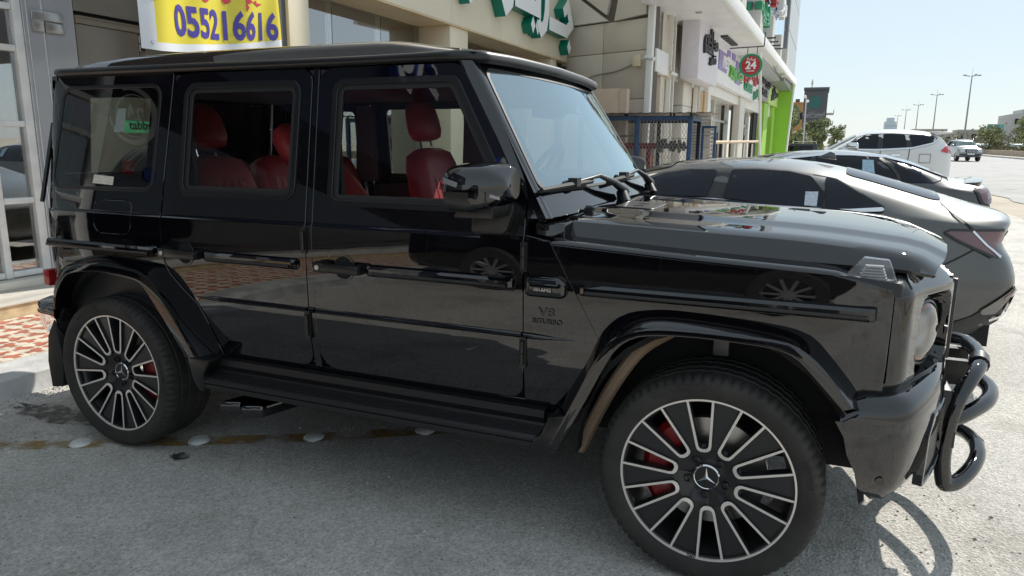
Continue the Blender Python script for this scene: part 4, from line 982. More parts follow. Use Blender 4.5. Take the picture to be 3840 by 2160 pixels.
t = text_mesh('HOURS', .085, .002, .001); two('window_lettering', t, -6.18, -3.5, 2.50, NS, LETW, LETW, .1)
def ringx(x, y, z, r0, r1, dy=0, n=40, a0=0, a1=2 * pi):
    g = grid(n, 2, lambda i, j: (x, y + (dy if j == 0 else 0) + [r0, r1][j] * cos(a0 + (a1 - a0) * i / (n - 1)), z + [r0, r1][j] * sin(a0 + (a1 - a0) * i / (n - 1)))); return g
mk('window_ring', J(ringx(-6.178, -3.5, 2.65, .205, .218), ringx(-6.178, -3.5, 2.65, .245, .29, .03, 40, .9, 5.9)), LETW, NS, sharp=0)
mk('window_sticker', box(-6.185, -6.178, -3.60, -3.46, 2.05, 2.20), mat('sticker_red', (.5, .03, .03), .5), NS)
t = text_mesh('CCTV', .05, .002, .001); two('sticker_lettering', t, -6.176, -3.53, 2.10, NS, LETW, LETW, .1)
mk('window_sticker', lathe([(.08, 0), (.08, .004)], 0, (-6.182, -3.8, 2.12), 24), BLUE, NS)

# ================================================================== yellow banner
BAN = thing('shop_banner', 'yellow vinyl banner with blue phone number and red Arabic words, white border', 'banner', (-4.6, 1.7, 2.2))
def ban(u, v, d=0):
    """u 0..1 along +y, v 0..1 up: hangs with a sagging lower edge and a folded right end"""
    y = .845 + 1.735 * u; z0 = 2.235 - .02 * sin(pi * u) + .255 * max(0, u - .08) ** 1.15
    x = -4.6 + .030 * sin(9 * u + 2 * v) * (1 - .4 * v) + .02 * sin(23 * u - 3 * v) - .30 * max(0, (u - .885) / .115) ** 1.5
    y -= .10 * max(0, (u - .885) / .115) ** 2
    return (x + d, y, z0 + 1.25 * v)
VIN = mat('banner_yellow', (.78, .64, .03), .22, 0, .3); VWH = mat('banner_white', (.80, .80, .82), .3, 0, .2); VBL = mat('banner_blue', (.055, .03, .30), .3, 0, .2); VRE = mat('banner_red', (.62, .03, .05), .3, 0, .2)
gb = grid(61, 21, lambda i, j: ban(i / 60, j / 20)); gmi = []
for j in range(20):
    for i in range(60): gmi.append(1 if i < 4 or j < 1 else 0)
V, F = gb; n = len(V); bk = ([(x - .003, y, z) for x, y, z in V], [f[::-1] for f in F])
me = mesh('banner_cloth', *J((V, [f for f in F]), bk), [VIN, VWH], mi=gmi + [1] * len(gmi), sharp=60, origin=tuple(BAN.location)); link('banner_cloth', me, BAN)
def on_banner(VF, u0, v0, sc):
    V, F = VF; return [ban(u0 + a / 1.735, v0 + c / 1.25, .004) for a, b, c in V], F
def dense(VF, step=.06):
    bm = bmesh.new(); vs_ = [bm.verts.new(v) for v in VF[0]]
    for f in VF[1]:
        try: bm.faces.new([vs_[i] for i in f])
        except ValueError: pass
    xs = [v[0] for v in VF[0]]; x = min(xs) + step
    while x < max(xs):
        bmesh.ops.bisect_plane(bm, geom=bm.verts[:] + bm.edges[:] + bm.faces[:], dist=1e-5, plane_co=(x, 0, 0), plane_no=(1, 0, 0)); x += step
    bm.verts.index_update(); r = [tuple(v.co) for v in bm.verts], [tuple(v.index for v in f.verts) for f in bm.faces]; bm.free(); return r
mk('phone_number', on_banner((lambda q: ([(a * .80, b, c - .055 * a * .80) for a, b, c in q[0]], q[1]))(dense(text_mesh('055216616', .33, .0, .010, 'LEFT'))), .185, .110, 1), VBL, BAN, sharp=0)
mk('banner_words', on_banner(dense(text_mesh(arab('\u0644\u0644\u0625\u064a\u062c\u0627\u0631'), .62, .0, .014, 'CENTER')), .50, .425, 1), VRE, BAN, sharp=0)
mk('banner_rope', J(tube([(-4.6, .86, 3.45), (-5.0, .85, 4.0)], .006, 5), tube([(-4.85, 2.5, 3.75), (-5.05, 2.95, 4.1)], .006, 5)), WHITE, BAN)
mk('eyelet', lathe([(.016, .0), (.016, .006)], 0, (-4.57, .93, 2.29), 12), STEEL, BAN)

# ================================================================== cream shop with the green letters
CREAM = mat('cream_cladding', (.76, .67, .51), .5, var=.05, scale=1.2, bmp=.03); CREAM2 = mat('cream_soffit', (.80, .63, .39), .55, var=.05, scale=2)
SH = thing('cream_shop', 'cream clad shop with big green and white Arabic letters on its fascia', 'shop', (-5.4, 7.5, .262))
for k in range(5):
    y0 = 3.10 + 1.82 * k; y1 = min(12.16, y0 + 1.815); mk('fascia_panel', box(-5.36, -5.0, y0, y1, 3.315, 5.6), CREAM, SH)
    mk('fascia_panel', box(-5.36, -5.0, y0, y1, 5.606, 8.2), CREAM, SH)
mk('fascia_core', box(-8, -5.02, 3.12, 12.14, 3.33, 8.2), CREAM2, SH); mk('soffit', box(-5.9, -5.012, 3.10, 12.15, 3.295, 3.327), CREAM2, SH)
for y0, y1 in ((3.11, 3.45), (6.78, 7.39), (11.27, 11.62)): mk('column', box(-5.75, -5.05, y0, y1, .262, 3.295), CREAM, SH, bevel=.008)
DOWN = mat('downlight', (.9, .9, .85), .5, emit=(1, .93, .8, 3))
SW_ = mat('shop_ceiling', (.75, .77, .80), .8); SWL = mat('shop_wall_pale', (.72, .69, .60), .8, var=.1)
mk('shop_room', J(box(-11, -10.9, 3.2, 12.1, .3, 3.25), box(-11, -5.6, 12.0, 12.1, .3, 3.25), box(-11, -6.2, 3.11, 3.2, .3, 3.25)), SWL, SH); mk('shop_ceiling', box(-10.9, -5.92, 3.2, 12.0, 3.25, 3.29), SW_, SH)
for x in (-6.6, -7.6, -8.6):
    for y in (4.0, 5.2, 6.4, 7.6, 8.8, 10.0): mk('downlight', lathe([(.11, .0), (.11, -.012), (.06, -.03), (.05, -.03)], 2, (x, y, 3.249), 16), WHITE, SH); 
    for y in (4.0, 5.2, 6.4, 7.6, 8.8, 10.0): mk('lamp_bulb', lathe([(.04, -.02), (.04, -.034)], 2, (x, y, 3.249), 10), DOWN, SH)
for a, b in ((3.46, 4.58), (4.59, 5.70), (5.71, 6.77), (7.40, 8.2), (8.21, 9.5), (9.51, 11.26)): mk('window_pane', box(-5.605, -5.593, a, b, .27, 3.295), SG, SH)
BL = mat('roller_blind', (.52, .46, .34), .7, var=.05)
for a, b in ((4.65, 6.6), (7.5, 8.1), (8.3, 9.4), (9.6, 11.2)): mk('roller_blind', J(*[box(-5.76 + .004 * (k % 2), -5.745, a, b, 3.02 + .045 * k, 3.058 + .045 * k) for k in range(5)]), BL, SH)
mk('cabinet', J(box(-7.4, -6.9, 4.0, 6.0, .3, 2.2), box(-7.0, -6.8, 8, 11, .3, 1.4)), mat('cabinet', (.5, .45, .36), .5), SH)
mk('door_strip', box(-5.59, -5.56, 7.45, 7.52, .3, 3.2), ALU, SH)
GRN = mat('letter_green', (.0, .20, .14), .4); TEAL = mat('map_teal', (.06, .42, .38), .35)
# letters: bold strokes, white faces on green returns
def stroke(P, w, dpt=.20, cap=.9):
    """polyline stroke in (y,z) with given widths -> extruded letter piece facing +x"""
    P = [Vector((a, b)) for a, b in P]; L, R = [], []
    ws = w if isinstance(w, (list, tuple)) else [w] * len(P)
    for i, q in enumerate(P):
        d1 = (q - P[i - 1]).normalized() if i else (P[1] - q).normalized(); d2 = (P[i + 1] - q).normalized() if i < len(P) - 1 else d1
        m = (d1 + d2).normalized(); n = Vector((-m.y, m.x)); k = ws[i] / 2 / max(.5, m.dot(d1)); L.append(q + n * k); R.append(q - n * k)
    return prism([tuple(a) for a in L + R[::-1]], 0, -4.995, -4.995 + dpt)
def letter(pieces):
    V, F = J(*pieces); me = mesh('sign_letter', V, F, [LETW, GRN], sharp=0, origin=tuple(SH.location))
    for p in me.polygons: p.material_index = 0 if abs(p.normal.x) > .9 else 1
    link('sign_letter', me, SH)
def dia(y, z, a=.13, b=.155): return prism([(y - a, z), (y, z - b), (y + a, z), (y, z + b)], 0, -4.995, -4.80)
letter([stroke([(10.45, 3.86), (11.5, 3.845), (11.80, 4.02), (11.55, 4.36), (11.30, 4.18)], [.25, .25, .24, .22, .2]), dia(11.70, 3.555)])       # jeem
letter([stroke([(10.32, 4.38), (10.30, 4.02), (10.22, 3.78), (10.02, 3.66), (9.86, 3.80)], [.22, .25, .25, .22, .2]), dia(10.28, 4.62, .12, .15)]) # zay
letter([stroke([(8.72, 4.02), (9.85, 4.00), (9.86, 4.75)], [.27, .27, .25]), dia(9.60, 3.70, .11, .15), dia(9.84, 3.70, .11, .15)])               # yeh
letter([stroke([(8.62, 4.9), (8.60, 4.18), (8.52, 3.93), (8.34, 3.80), (8.14, 4.06)], [.22, .25, .25, .22, .2])])                                   # reh
letter([stroke([(8.0, 4.15), (7.82, 4.12), (7.74, 4.5), (7.9, 5.0), (8.05, 4.5), (8.0, 4.15)], .2), dia(7.78, 5.3, .1, .13), dia(8.02, 5.3, .1, .13)])  # teh
mo = [(6.62, 4.75), (6.70, 4.25), (6.86, 3.85), (7.0, 3.63), (7.14, 3.72), (7.22, 3.78), (7.34, 3.90), (7.42, 4.1), (7.52, 4.3), (7.55, 4.8), (7.3, 5.1), (6.9, 5.1)]
mk('map_emblem', prism(mo, 0, -4.995, -4.82), [GRN], SH, sharp=0); mk('map_face', prism(inset(mo, .035), 0, -4.818, -4.812), TEAL, SH, sharp=0); mk('map_edge', prism(mo, 0, -4.8195, -4.8185), LETW, SH, sharp=0)
PGM = mat('pay_green', (.14, .72, .30), .5); mk('pay_sign', box(X0 + .013, X0 + .018, 1.90, 2.31, 1.615, 1.735), PGM, LS)
mk('pay_lettering', face_x(text_mesh('tabby', .125, .002, .002), X0 + .021, 2.10, 1.65), DARK, LS, sharp=0)
solo('security_camera', J(tube([(-5.0, 11.75, 3.16), (-4.88, 11.75, 3.14)], .035, 10), box(-5.05, -4.98, 11.72, 11.78, 3.12, 3.24)), TRIM, 'small black camera under the end of the cream fascia', 'camera', sharp=40)

# ================================================================== second building: slanted clad wall, long shop row under an awning
def fx(y, off=0): return -3.0 + off + .0306 * (y - 11.4)
PANEL = mat('clad_panel', (.62, .56, .47), .42, var=.05, scale=1.5); PANL = mat('clad_light', (.68, .63, .55), .4, var=.04, scale=2); GAPM = mat('panel_gap', (.14, .12, .10), .8); OFFW = mat('off_white', (.80, .77, .71), .45, var=.05, scale=3)
CW = thing('clad_wall', 'beige panelled end wall with raised V ribs beside the cream shop', 'wall', (-4.0, 11.9, 0))
A = Vector((-3.0, 11.40, 0)); D = Vector((-.935, .353, 0)); N = Vector((-.353, -.935, 0))
def wl(s, z, o=0): return tuple(A + D * s + N * o + Vector((0, 0, z)))
def wpanel(name, P, o0, o1, m, par=CW, bev=.006):
    V = [wl(s, z, o0) for s, z in P] + [wl(s, z, o1) for s, z in P]; n = len(P)
    F = [tuple(range(n - 1, -1, -1)), tuple(range(n, 2 * n))] + [(i, (i + 1) % n, n + (i + 1) % n, n + i) for i in range(n)]
    return mk(name, (V, [f[::-1] for f in F]), m, par, bevel=bev)
wpanel('wall_core', [(0, -.02), (9, -.02), (9, 9), (0, 9)], -.3, -.03, GAPM, bev=0)
for z0, z1 in ((0, .60), (.60, 1.52), (1.52, 2.46), (2.46, 3.41), (3.41, 4.02)):
    for s0, s1 in ((.06, 1.16), (1.16, 2.2), (2.2, 3.3), (3.3, 5)): wpanel('wall_panel', [(s0 + .006, z0 + .006), (s1 - .006, z0 + .006), (s1 - .006, z1 - .006), (s0 + .006, z1 - .006)], -.03, 0, PANEL)
for P in ([(.10, 4.08), (.86, 4.02), (.46, 6.0), (.10, 6.0)], [(1.06, 4.16), (2.15, 4.90), (2.15, 6), (.62, 6)], [(1.02, 4.04), (4, 4.04), (4, 6.0), (2.32, 6.0), (2.32, 4.92)]): wpanel('rib_panel', P, -.03, .07, PANL, bev=.012)
wpanel('rib_panel', [(.06, 6.04), (5, 6.04), (5, 9), (.06, 9)], -.03, .05, PANL)
FB = thing('shop_row', 'long pale shop building with white awning, sign boxes and a green end wall', 'building', (-3.4, 25, 0))
# corner post, leaning slightly outwards
mk('corner_post', ([(-3.10, 11.36, 0), (-2.98, 11.36, 0), (-2.98, 11.52, 0), (-3.10, 11.52, 0), (-3.02, 11.36, 9), (-2.88, 11.36, 9), (-2.88, 11.52, 9), (-3.02, 11.52, 9)], [(3, 2, 1, 0), (4, 5, 6, 7), (0, 1, 5, 4), (1, 2, 6, 5), (2, 3, 7, 6), (3, 0, 4, 7)]), WHITE, FB, bevel=.01)
def seg(name, y0, y1, z0, z1, o0, o1, m, bev=0, par=FB):
    V = [(fx(y, o), y, z) for z in (z0, z1) for y in (y0, y1) for o in (o0, o1)]
    F = [(0, 2, 3, 1), (4, 5, 7, 6), (0, 1, 5, 4), (2, 6, 7, 3), (0, 4, 6, 2), (1, 3, 7, 5)]
    return mk(name, (V, F), m, par, bevel=bev)
DKG = glass('dark_facade_glass', (.10, .12, .14), 1.2, base=.25, gcol=(.85, .93, 1)); PALEG = glass('pale_shop_glass', (.45, .52, .55), 1.2, base=.38, gcol=(.92, .97, 1))
seg('back_wall', 11.5, 41, 0, 12, -3.2, -3.0, OFFW)
seg('dark_window', 11.76, 12.40, 3.46, 9, -.10, -.02, DKG); seg('wall_pier', 11.53, 11.75, 0, 9, -.25, -.02, PANEL); seg('wall_pier', 12.41, 12.80, 0, 9, -.25, 0, PANEL); seg('wall_pier', 11.76, 12.40, 0, 3.0, -.2, -.08, PANEL)
seg('white_box', 11.58, 12.62, 3.0, 3.45, -.05, .10, WHITE, .012)
def truss(y0, y1, z0, z1):
    m = [seg('truss_post', y, y + .05, z0, z1, .02, .12, OFFW) for y in (y0, y1 - .05)]
    P = []
    k = int((z1 - z0) / .09)
    for i in range(k):
        za = z0 + (z1 - z0) * i / k; zb = z0 + (z1 - z0) * (i + 1) / k; ya, yb = (y0 + .05, y1 - .05) if i % 2 else (y1 - .05, y0 + .05)
        P.append(tube([(fx(ya, .07), ya, za), (fx(yb, .07), yb, zb)], .022, 4))
    mk('truss_lattice', J(*P), mat('lattice_steel', (.40, .37, .32), .5), FB)
truss(12.82, 13.18, 0, 4.62); truss(15.95, 16.35, 0, 4.62); seg('truss_beam', 13.18, 15.95, 4.50, 4.62, .02, .12, mat('lattice_dark', (.30, .28, .24), .6))
seg('tall_window', 13.30, 14.0, .2, 4.4, -.30, -.25, PALEG); seg('tall_window', 14.02, 14.75, .2, 4.4, -.30, -.25, PALEG); seg('window_bar', 13.3, 14.75, 3.40, 3.46, -.25, -.2, STEEL); seg('window_bar', 13.3, 14.75, 4.4, 4.45, -.25, -.2, STEEL)
for z0, z1 in ((0, .9), (.9, 1.7), (1.7, 2.5), (2.5, 3.36), (3.36, 4.1), (4.1, 4.5)): seg('wall_panel', 14.80, 15.90, z0 + .006, z1 - .006, -.28, 0, PANL, .006)
seg('fire_bell', 13.85, 13.95, 4.48, 4.57, .12, .20, REDC, .01)
# sign boxes
LIL = mat('sign_lilac', (.72, .69, .74), .4, var=.03); SIDEM = mat('sign_side', (.42, .36, .36), .5); WSIGN = mat('sign_white', (.84, .84, .85), .4, var=.04, scale=1); SIGND = mat('sign_grey', (.30, .28, .27), .5); PURP = mat('sign_purple', (.27, .20, .50), .45); LIME = mat('lime_green', (.30, .58, .05), .5, var=.05, scale=1); LIMEL = mat('lime_pale', (.52, .70, .22), .5); SGRN = mat('sign_green', (.03, .30, .14), .45); SGR2 = mat('letter_lime', (.12, .45, .05), .4); SRED = mat('sign_red', (.45, .025, .035), .45); BLK = mat('letter_black', (.02, .02, .022), .5)
def sgn_text(s, size, y, z, off, m, par, wide=1.0, bold=.004, depth=.06):
    V, F = text_mesh(s, size, depth, bold); V = [(fx(y + a * wide, off) - b, y + a * wide, z + c) for a, b, c in V]
    return mk('sign_lettering', (V, F), m, par, sharp=0)
def sign(label, y0, y1, z0, z1, o0, o1, m):
    s = thing('shop_sign', label, 'sign', (fx((y0 + y1) / 2, o0), (y0 + y1) / 2, z0), 0, 'sign boxes along the shop row')
    seg('sign_box', y0, y1, z0, z1, o0, o1, m, .02, s); return s
s1 = sign('lilac grey sign box with dark Arabic lettering, nearest of the shop row', 13.75, 16.35, 3.03, 4.50, .12, .52, LIL)
sgn_text(arab('\u0645\u0637\u0627\u0639\u0645'), .55, 15.1, 3.86, .55, BLK, s1, 1.3, .012); sgn_text('mataam', .30, 14.75, 3.70, .55, BLK, s1, 1.2, .006); sgn_text(arab('\u0641\u0637\u0648\u0631'), .30, 15.4, 3.52, .55, BLK, s1, 1.4, .006)
s2 = sign('white pet shop sign with purple blocks and green lettering', 18.75, 23.95, 3.36, 4.80, -.1, .10, WSIGN)
for y0, y1, z0, z1 in ((19.0, 20.6, 3.75, 4.30), (20.6, 21.2, 4.3, 4.62), (21.6, 22.3, 4.28, 4.56), (22.6, 23.7, 3.62, 4.35)): seg('colour_block', y0, y1, z0, z1, .10, .125, PURP, 0, s2)
sgn_text('PET', .46, 20.2, 3.86, .14, WSIGN, s2, 1.7, .012); sgn_text('ZONE', .48, 21.8, 3.72, .14, SGR2, s2, 1.0, .012); sgn_text(arab('\u0628\u062a \u0632\u0648\u0646'), .5, 22.9, 3.80, .14, SGR2, s2, 1.5, .012)
s3 = sign('white sign box with red and green lettering behind the round sign', 24.05, 29.7, 3.36, 4.82, -.1, .10, WSIGN)
sgn_text(arab('\u0637\u0628\u064a\u0629 \u0643\u0631\u064a\u0645'), .62, 27.0, 4.05, .14, SRED, s3, 1.9, .012); sgn_text('CAREEM', .40, 26.0, 3.58, .14, SGRN, s3, 1.5, .014); sgn_text(arab('\u0643\u0631\u064a\u0645'), .46, 28.6, 3.55, .14, SGRN, s3, 1.8, .01)
s4 = sign('dark grey sign box with two rows of black lettering', 29.85, 34.2, 3.60, 4.86, -.1, .10, SIGND)
sgn_text(arab('\u0641\u0648\u0644 \u0648\u062d\u0645\u0635'), .5, 32.1, 4.3, .14, BLK, s4, 2.0, .01); sgn_text('FOUL', .42, 32.0, 3.78, .14, BLK, s4, 2.2, .01)
s5 = sign('lime green sign board with dark lettering next to the green end wall', 34.3, 39.2, 3.62, 4.84, -.1, .10, LIMEL)
sgn_text(arab('\u0635\u064a\u062f\u0644\u064a\u0629'), .55, 37.1, 4.1, .14, BLK, s5, 1.9, .01); sgn_text('phX', .4, 36.0, 3.85, .14, BLK, s5, 1.9, .008)
# shop fronts under the signs
seg('front_wall', 16.36, 18.7, 0, 3.02, -.5, -.45, PANL); seg('window_frame', 16.4, 17.6, 2.42, 3.0, -.1, -.02, mat('tan_frame', (.50, .36, .20), .6), .01); seg('window_pane', 16.5, 17.4, .3, 3.0, -.12, -.10, PALEG)
seg('tan_post', 17.65, 18.2, 0, 3.03, -.1, .02, mat('tan_post', (.55, .40, .24), .6), .02); seg('wall_pier', 18.25, 18.7, 0, 3.35, -.3, .0, OFFW, .01)
for y0, y1, m in ((18.75, 22.3, PALEG), (22.32, 25.4, PALEG), (27.1, 29.4, PALEG), (29.45, 31.6, PALEG), (35.6, 37.9, PALEG)): seg('window_pane', y0, y1, .25, 3.34, -.55, -.52, m)
for y0, y1 in ((18.7, 18.8), (22.25, 22.35), (25.4, 25.55), (27.0, 27.12), (29.38, 29.47), (31.6, 31.9), (33.4, 33.7)): seg('window_post', y0, y1, 0, 3.34, -.58, -.45, OFFW)
for y0, y1 in ((18.8, 25.4), (27.1, 31.6)): seg('window_bar', y0, y1, 2.36, 2.44, -.56, -.46, STEEL); seg('window_bar', y0, y1, 3.26, 3.34, -.56, -.46, OFFW)
for y in (20.0, 20.5, 23.2, 28.3, 28.8, 30.6): seg('door_bar', y, y + .07, 1.0, 2.0, -.50, -.44, BLK)
seg('wall_pier', 25.55, 27.0, 0, 3.35, -.3, -.05, PANL, .01); seg('dark_door', 31.9, 33.4, 0, 3.36, -.30, -.25, DARK); seg('green_wall', 33.7, 35.6, 0, 3.58, -.25, 0, LIME); seg('green_wall', 37.9, 39.6, 0, 3.58, -.25, 0, LIME)
seg('sign_backing', 13.2, 41, 3.05, 4.92, -1.0, -.14, OFFW); seg('shop_backdrop', 16.4, 40, .1, 3.3, -2.9, -2.8, mat('shop_inside', (.35, .34, .32), .7, var=.2, scale=.8))
# awning with its white edge; slats of the soffit
def ax_(y): return -1.62 + .0107 * (y - 11)
def az_(y): return 4.16 + .0235 * (y - 11)
def slab(name, y0, y1, xa, xb, za, zb, m, bev=0, par=FB):
    """sloping slab: xa/xb offsets from the awning edge (None = back wall), za/zb offsets from its underside"""
    V = [((ax_(y) + o) if o is not None else fx(y, -.1), y, az_(y) + z) for z in (za, zb) for y in (y0, y1) for o in (xa, xb)]
    return mk(name, (V, [(0, 2, 3, 1), (4, 5, 7, 6), (0, 1, 5, 4), (2, 6, 7, 3), (0, 4, 6, 2), (1, 3, 7, 5)]), m, par, bevel=bev)
slab('awning', 10.9, 40.8, None, -.02, .10, .24, OFFW)
for k in range(20): slab('soffit_panel', 10.95 + 1.49 * k, 10.95 + 1.49 * k + 1.47, None, -.04, .07, .098, WSIGN)
slab('awning_edge', 10.85, 40.9, -.03, .09, .0, .30, WHITE, .015); slab('awning_lip', 10.85, 40.9, -.22, -.08, .40, .48, WHITE, .01)
for y in (12.6, 17.4, 22.2, 27.0): slab('soffit_lamp', y, y + .14, -.75, -.62, .045, .069, STEEL, .01)
for k in range(6): slab('ceiling_letter', 16.8 + .40 * k, 17.05 + .40 * k, -.80, -.62, .02, .06, BLK)
for k in range(4): slab('edge_hook', 20.5 + 1.1 * k, 20.56 + 1.1 * k, -.05, .30, .34, .38, BLK)
# upper storeys: glass with fins and big letters, darker end bay
UPG = glass('upper_glass', (.30, .36, .40), 1.0, base=.42, gcol=(.86, .94, 1))
def ups(name, y0, y1, z0, z1, o0, o1, m, bev=0):
    V = [(ax_(y) - .22 + o, y, z) for z in (z0, z1) for y in (y0, y1) for o in (o0, o1)]
    return mk(name, (V, [(0, 2, 3, 1), (4, 5, 7, 6), (0, 1, 5, 4), (2, 6, 7, 3), (0, 4, 6, 2), (1, 3, 7, 5)]), m, FB, bevel=bev)
for k in range(9):
    for j in range(3): ups('curtain_pane', 12.2 + 2.3 * k, 12.2 + 2.3 * k + 2.27, 4.60 + 2.5 * j, 7.07 + 2.5 * j, 0, .03, UPG)
ups('upper_core', 12.2, 33, 4.5, 12.5, -2.4, -.08, mat('upper_core', (.45, .47, .49), .6))
for k in range(5):
    y = 14.0 + 4.4 * k
    for j in range(4): ups('facade_fin', y + .22 * j, y + .22 * j + .10, 4.6, 5.75, .03, .24, OFFW)
ups('end_bay', 33, 41.6, 4.5, 12.5, -2.4, .10, mat('end_bay', (.24, .24, .24), .5)); BPM = mat('bay_panel', (.46, .46, .45), .3, .2)
for k in range(4):
    for j in range(4): ups('bay_panel', 33.1 + 2.1 * k, 33.1 + 2.1 * k + 2.05, 4.95 + 1.85 * j, 4.95 + 1.85 * j + 1.8, .10, .14, BPM)
UL = thing('roof_letters', 'green, red and white raised letters on the upper glass front of the shop row', 'sign', (-1.7, 22, 5))
def up_text(s_, size, y, z, m, wide):
    V, F = text_mesh(s_, size, .2, .016); V = [(ax_(y + a * wide) - .05 - b, y + a * wide, z + c) for a, b, c in V]; mk('sign_lettering', (V, F), m, UL, sharp=0)
up_text(arab('\u0627\u0644\u0637\u0628\u064a\u0629'), .75, 19.8, 5.15, SGRN, 1.7); up_text(arab('\u0639\u064a\u0627\u062f\u0629'), .8, 22.8, 6.25, SRED, 1.4); up_text(arab('\u0645\u0631\u0643\u0632'), 1.15, 27.5, 6.6, LETW, 1.3)
# lime end wall: a slanted fin
mk('green_fin', (lambda P: ([(x, y, z) for y in (39.7, 40.5) for x, z in P], [(3, 2, 1, 0), (4, 5, 6, 7), (0, 1, 5, 4), (1, 2, 6, 5), (2, 3, 7, 6), (3, 0, 4, 7)]))([(-2.6, 0), (-1.52, 0), (-1.34, 4.86), (-2.6, 4.86)]), LIME, FB)
mk('fin_edge', (lambda P: ([(x, y, z) for y in (39.75, 40.6) for x, z in P], [(3, 2, 1, 0), (4, 5, 6, 7), (0, 1, 5, 4), (1, 2, 6, 5), (2, 3, 7, 6), (3, 0, 4, 7)]))([(-1.51, 0), (-1.44, 0), (-1.24, 4.9), (-1.33, 4.9)]), WHITE, FB)
# round hanging sign
RS = thing('round_sign', 'round red and green hanging sign with the number 24', 'sign', (-1.42, 15.4, 3.1))
def yface(VF, x, y, z): return [(x + a, y + b, z + c) for a, b, c in VF[0]], VF[1]
mk('sign_rim', lathe([(.245, 0), (.27, 0), (.27, -.10), (.245, -.10)], 1, (-1.42, 15.45, 3.44), 40, caps=False), SGRN, RS, sharp=40); mk('sign_ring', lathe([(.268, 0), (.268, -.085)], 1, (-1.42, 15.45, 3.44), 40), SGRN, RS, sharp=40); mk('sign_face', lathe([(.215, 0), (.215, -.09)], 1, (-1.42, 15.448, 3.44), 40), SRED, RS, sharp=40)
mk('sign_number', yface(text_mesh('24', .25, .01, .008), -1.42, 15.352, 3.36), LETW, RS, sharp=0); mk('sign_lettering', yface(text_mesh(arab('\u0633\u0627\u0639\u0629'), .10, .01, .002), -1.42, 15.352, 3.55), LETW, RS, sharp=0); mk('sign_lettering', yface(text_mesh('HOURS', .055, .01, .001), -1.42, 15.352, 3.29), LETW, RS, sharp=0)
mk('hanger', J(tube([(-1.95, 15.45, 3.86), (-1.15, 15.45, 3.88)], .014, 6), tube([(-1.15, 15.45, 3.88), (-1.15, 15.45, 4.2)], .014, 6), tube([(-1.52, 15.45, 3.70), (-1.52, 15.45, 3.87)], .01, 6), tube([(-1.30, 15.45, 3.70), (-1.30, 15.45, 3.88)], .01, 6)), TRIM, RS)
solo('leaning_pole', tube([(-1.02, 16.0, 0), (-1.28, 16.1, 3.82)], .035, 8), OFFW, 'thin white pole leaning in front of the round red sign', 'pole', sharp=50)
HR = thing('handrail', 'tan topped handrail with thin white posts in front of the shop row', 'railing', (-1.65, 17, 0))
mk('rail', tube([(-1.83, 12.0, 1.60), (-1.52, 21.4, 1.68)], .035, 8), mat('rail_tan', (.55, .40, .25), .5), HR, sharp=50)
for k in range(6): mk('rail_post', tube([(-1.83 + .06 * k, 12.1 + 1.84 * k, 0), (-1.83 + .06 * k, 12.1 + 1.84 * k, 1.60)], .022, 6), OFFW, HR)
# wall cameras with their boxes and a sagging cable
for i, (s, z, l) in enumerate(((.10, 3.22, 'white bullet camera on a cream box, on the white corner post'),)):
    c = thing('security_camera', l, 'camera', (-3.15, 11.4, 3.1)); mk('junction_box', box(-3.33, -3.17, 11.30, 11.42, 3.08, 3.30), mat('cream_plastic', (.62, .54, .36), .5), c, bevel=.012); mk('camera_body', tube([(-3.06, 11.26, 3.24), (-2.86, 11.16, 3.19)], .040, 10), WHITE, c, sharp=40); mk('camera_arm', tube([(-3.18, 11.34, 3.22), (-3.04, 11.27, 3.24)], .014, 6), WHITE, c)
c = thing('security_camera', 'white bullet camera on a yellow box, right of the corner post', 'camera', (-2.9, 12.7, 2.9)); mk('junction_box', box(-2.96, -2.86, 12.62, 12.80, 2.98, 3.14), bpy.data.materials['cream_plastic'], c, bevel=.012); mk('camera_body', tube([(-2.84, 12.8, 3.09), (-2.74, 12.95, 3.04)], .036, 10), WHITE, c, sharp=40)
solo('cable', tube(smooth_path([wl(.36, 3.15, .02), wl(.8, 3.03, .02), wl(1.3, 2.98, .03), wl(1.9, 2.84, .03), wl(2.3, 2.82, .02)], 5), .012, 5), mat('cable_grey', (.25, .24, .22), .6), 'grey cable sagging across the beige panelled wall', 'cable', sharp=60)
# tan board left of the cage
TB = solo('tan_board', box(-4.6, -3.42, 10.75, 10.95, 0, 2.62), mat('tan_board', (.55, .42, .31), .6, var=.06), 'tall tan board behind the blue mesh cage', 'board', bevel=.008); eo = link('lit_side_strip', mesh('lit_side_strip', *box(-3.418, -3.27, 10.74, 10.95, 0, 2.61), mat('lit_side_strip', (.62, .48, .38), .6), origin=tuple(TB.location)), TB)  # right-hand strip: the board's sunlit side painted as a paler tan
# blue mesh cage with pump pipes
CB = mat('cage_blue', (.028, .065, .145), .5, var=.2, scale=9, bmp=.1); CBD = mat('cage_dark', (.02, .03, .05), .6)
CG = thing('mesh_cage', 'blue steel mesh cage over red pipes in front of the beige wall', 'cage', (-2.9, 10.4, 0))
def bar_(a, b, w=.03): return tube([a, b], w, 4)
for x in (-3.95, -2.86, -1.90): mk('cage_post', box(x - .04, x + .04, 9.96, 10.04, 0, 2.06), CB, CG, bevel=.006)
for x in (-3.95, -2.67, -1.90): mk('cage_post', box(x - .035, x + .035, 10.98, 11.05, 0, 2.06), CBD, CG, bevel=.006)
mk('cage_rail', box(-3.99, -1.86, 9.965, 10.035, 1.98, 2.06), CB, CG, bevel=.006); mk('cage_rail', box(-3.95, -1.9, 10.98, 11.04, 1.96, 2.02), CBD, CG); mk('cage_rail', box(-3.99, -1.86, 9.965, 10.035, .05, .12), CB, CG)
for x in (-3.95, -1.90): mk('cage_rail', box(x - .035, x + .035, 10.04, 10.98, 1.98, 2.05), CB, CG)
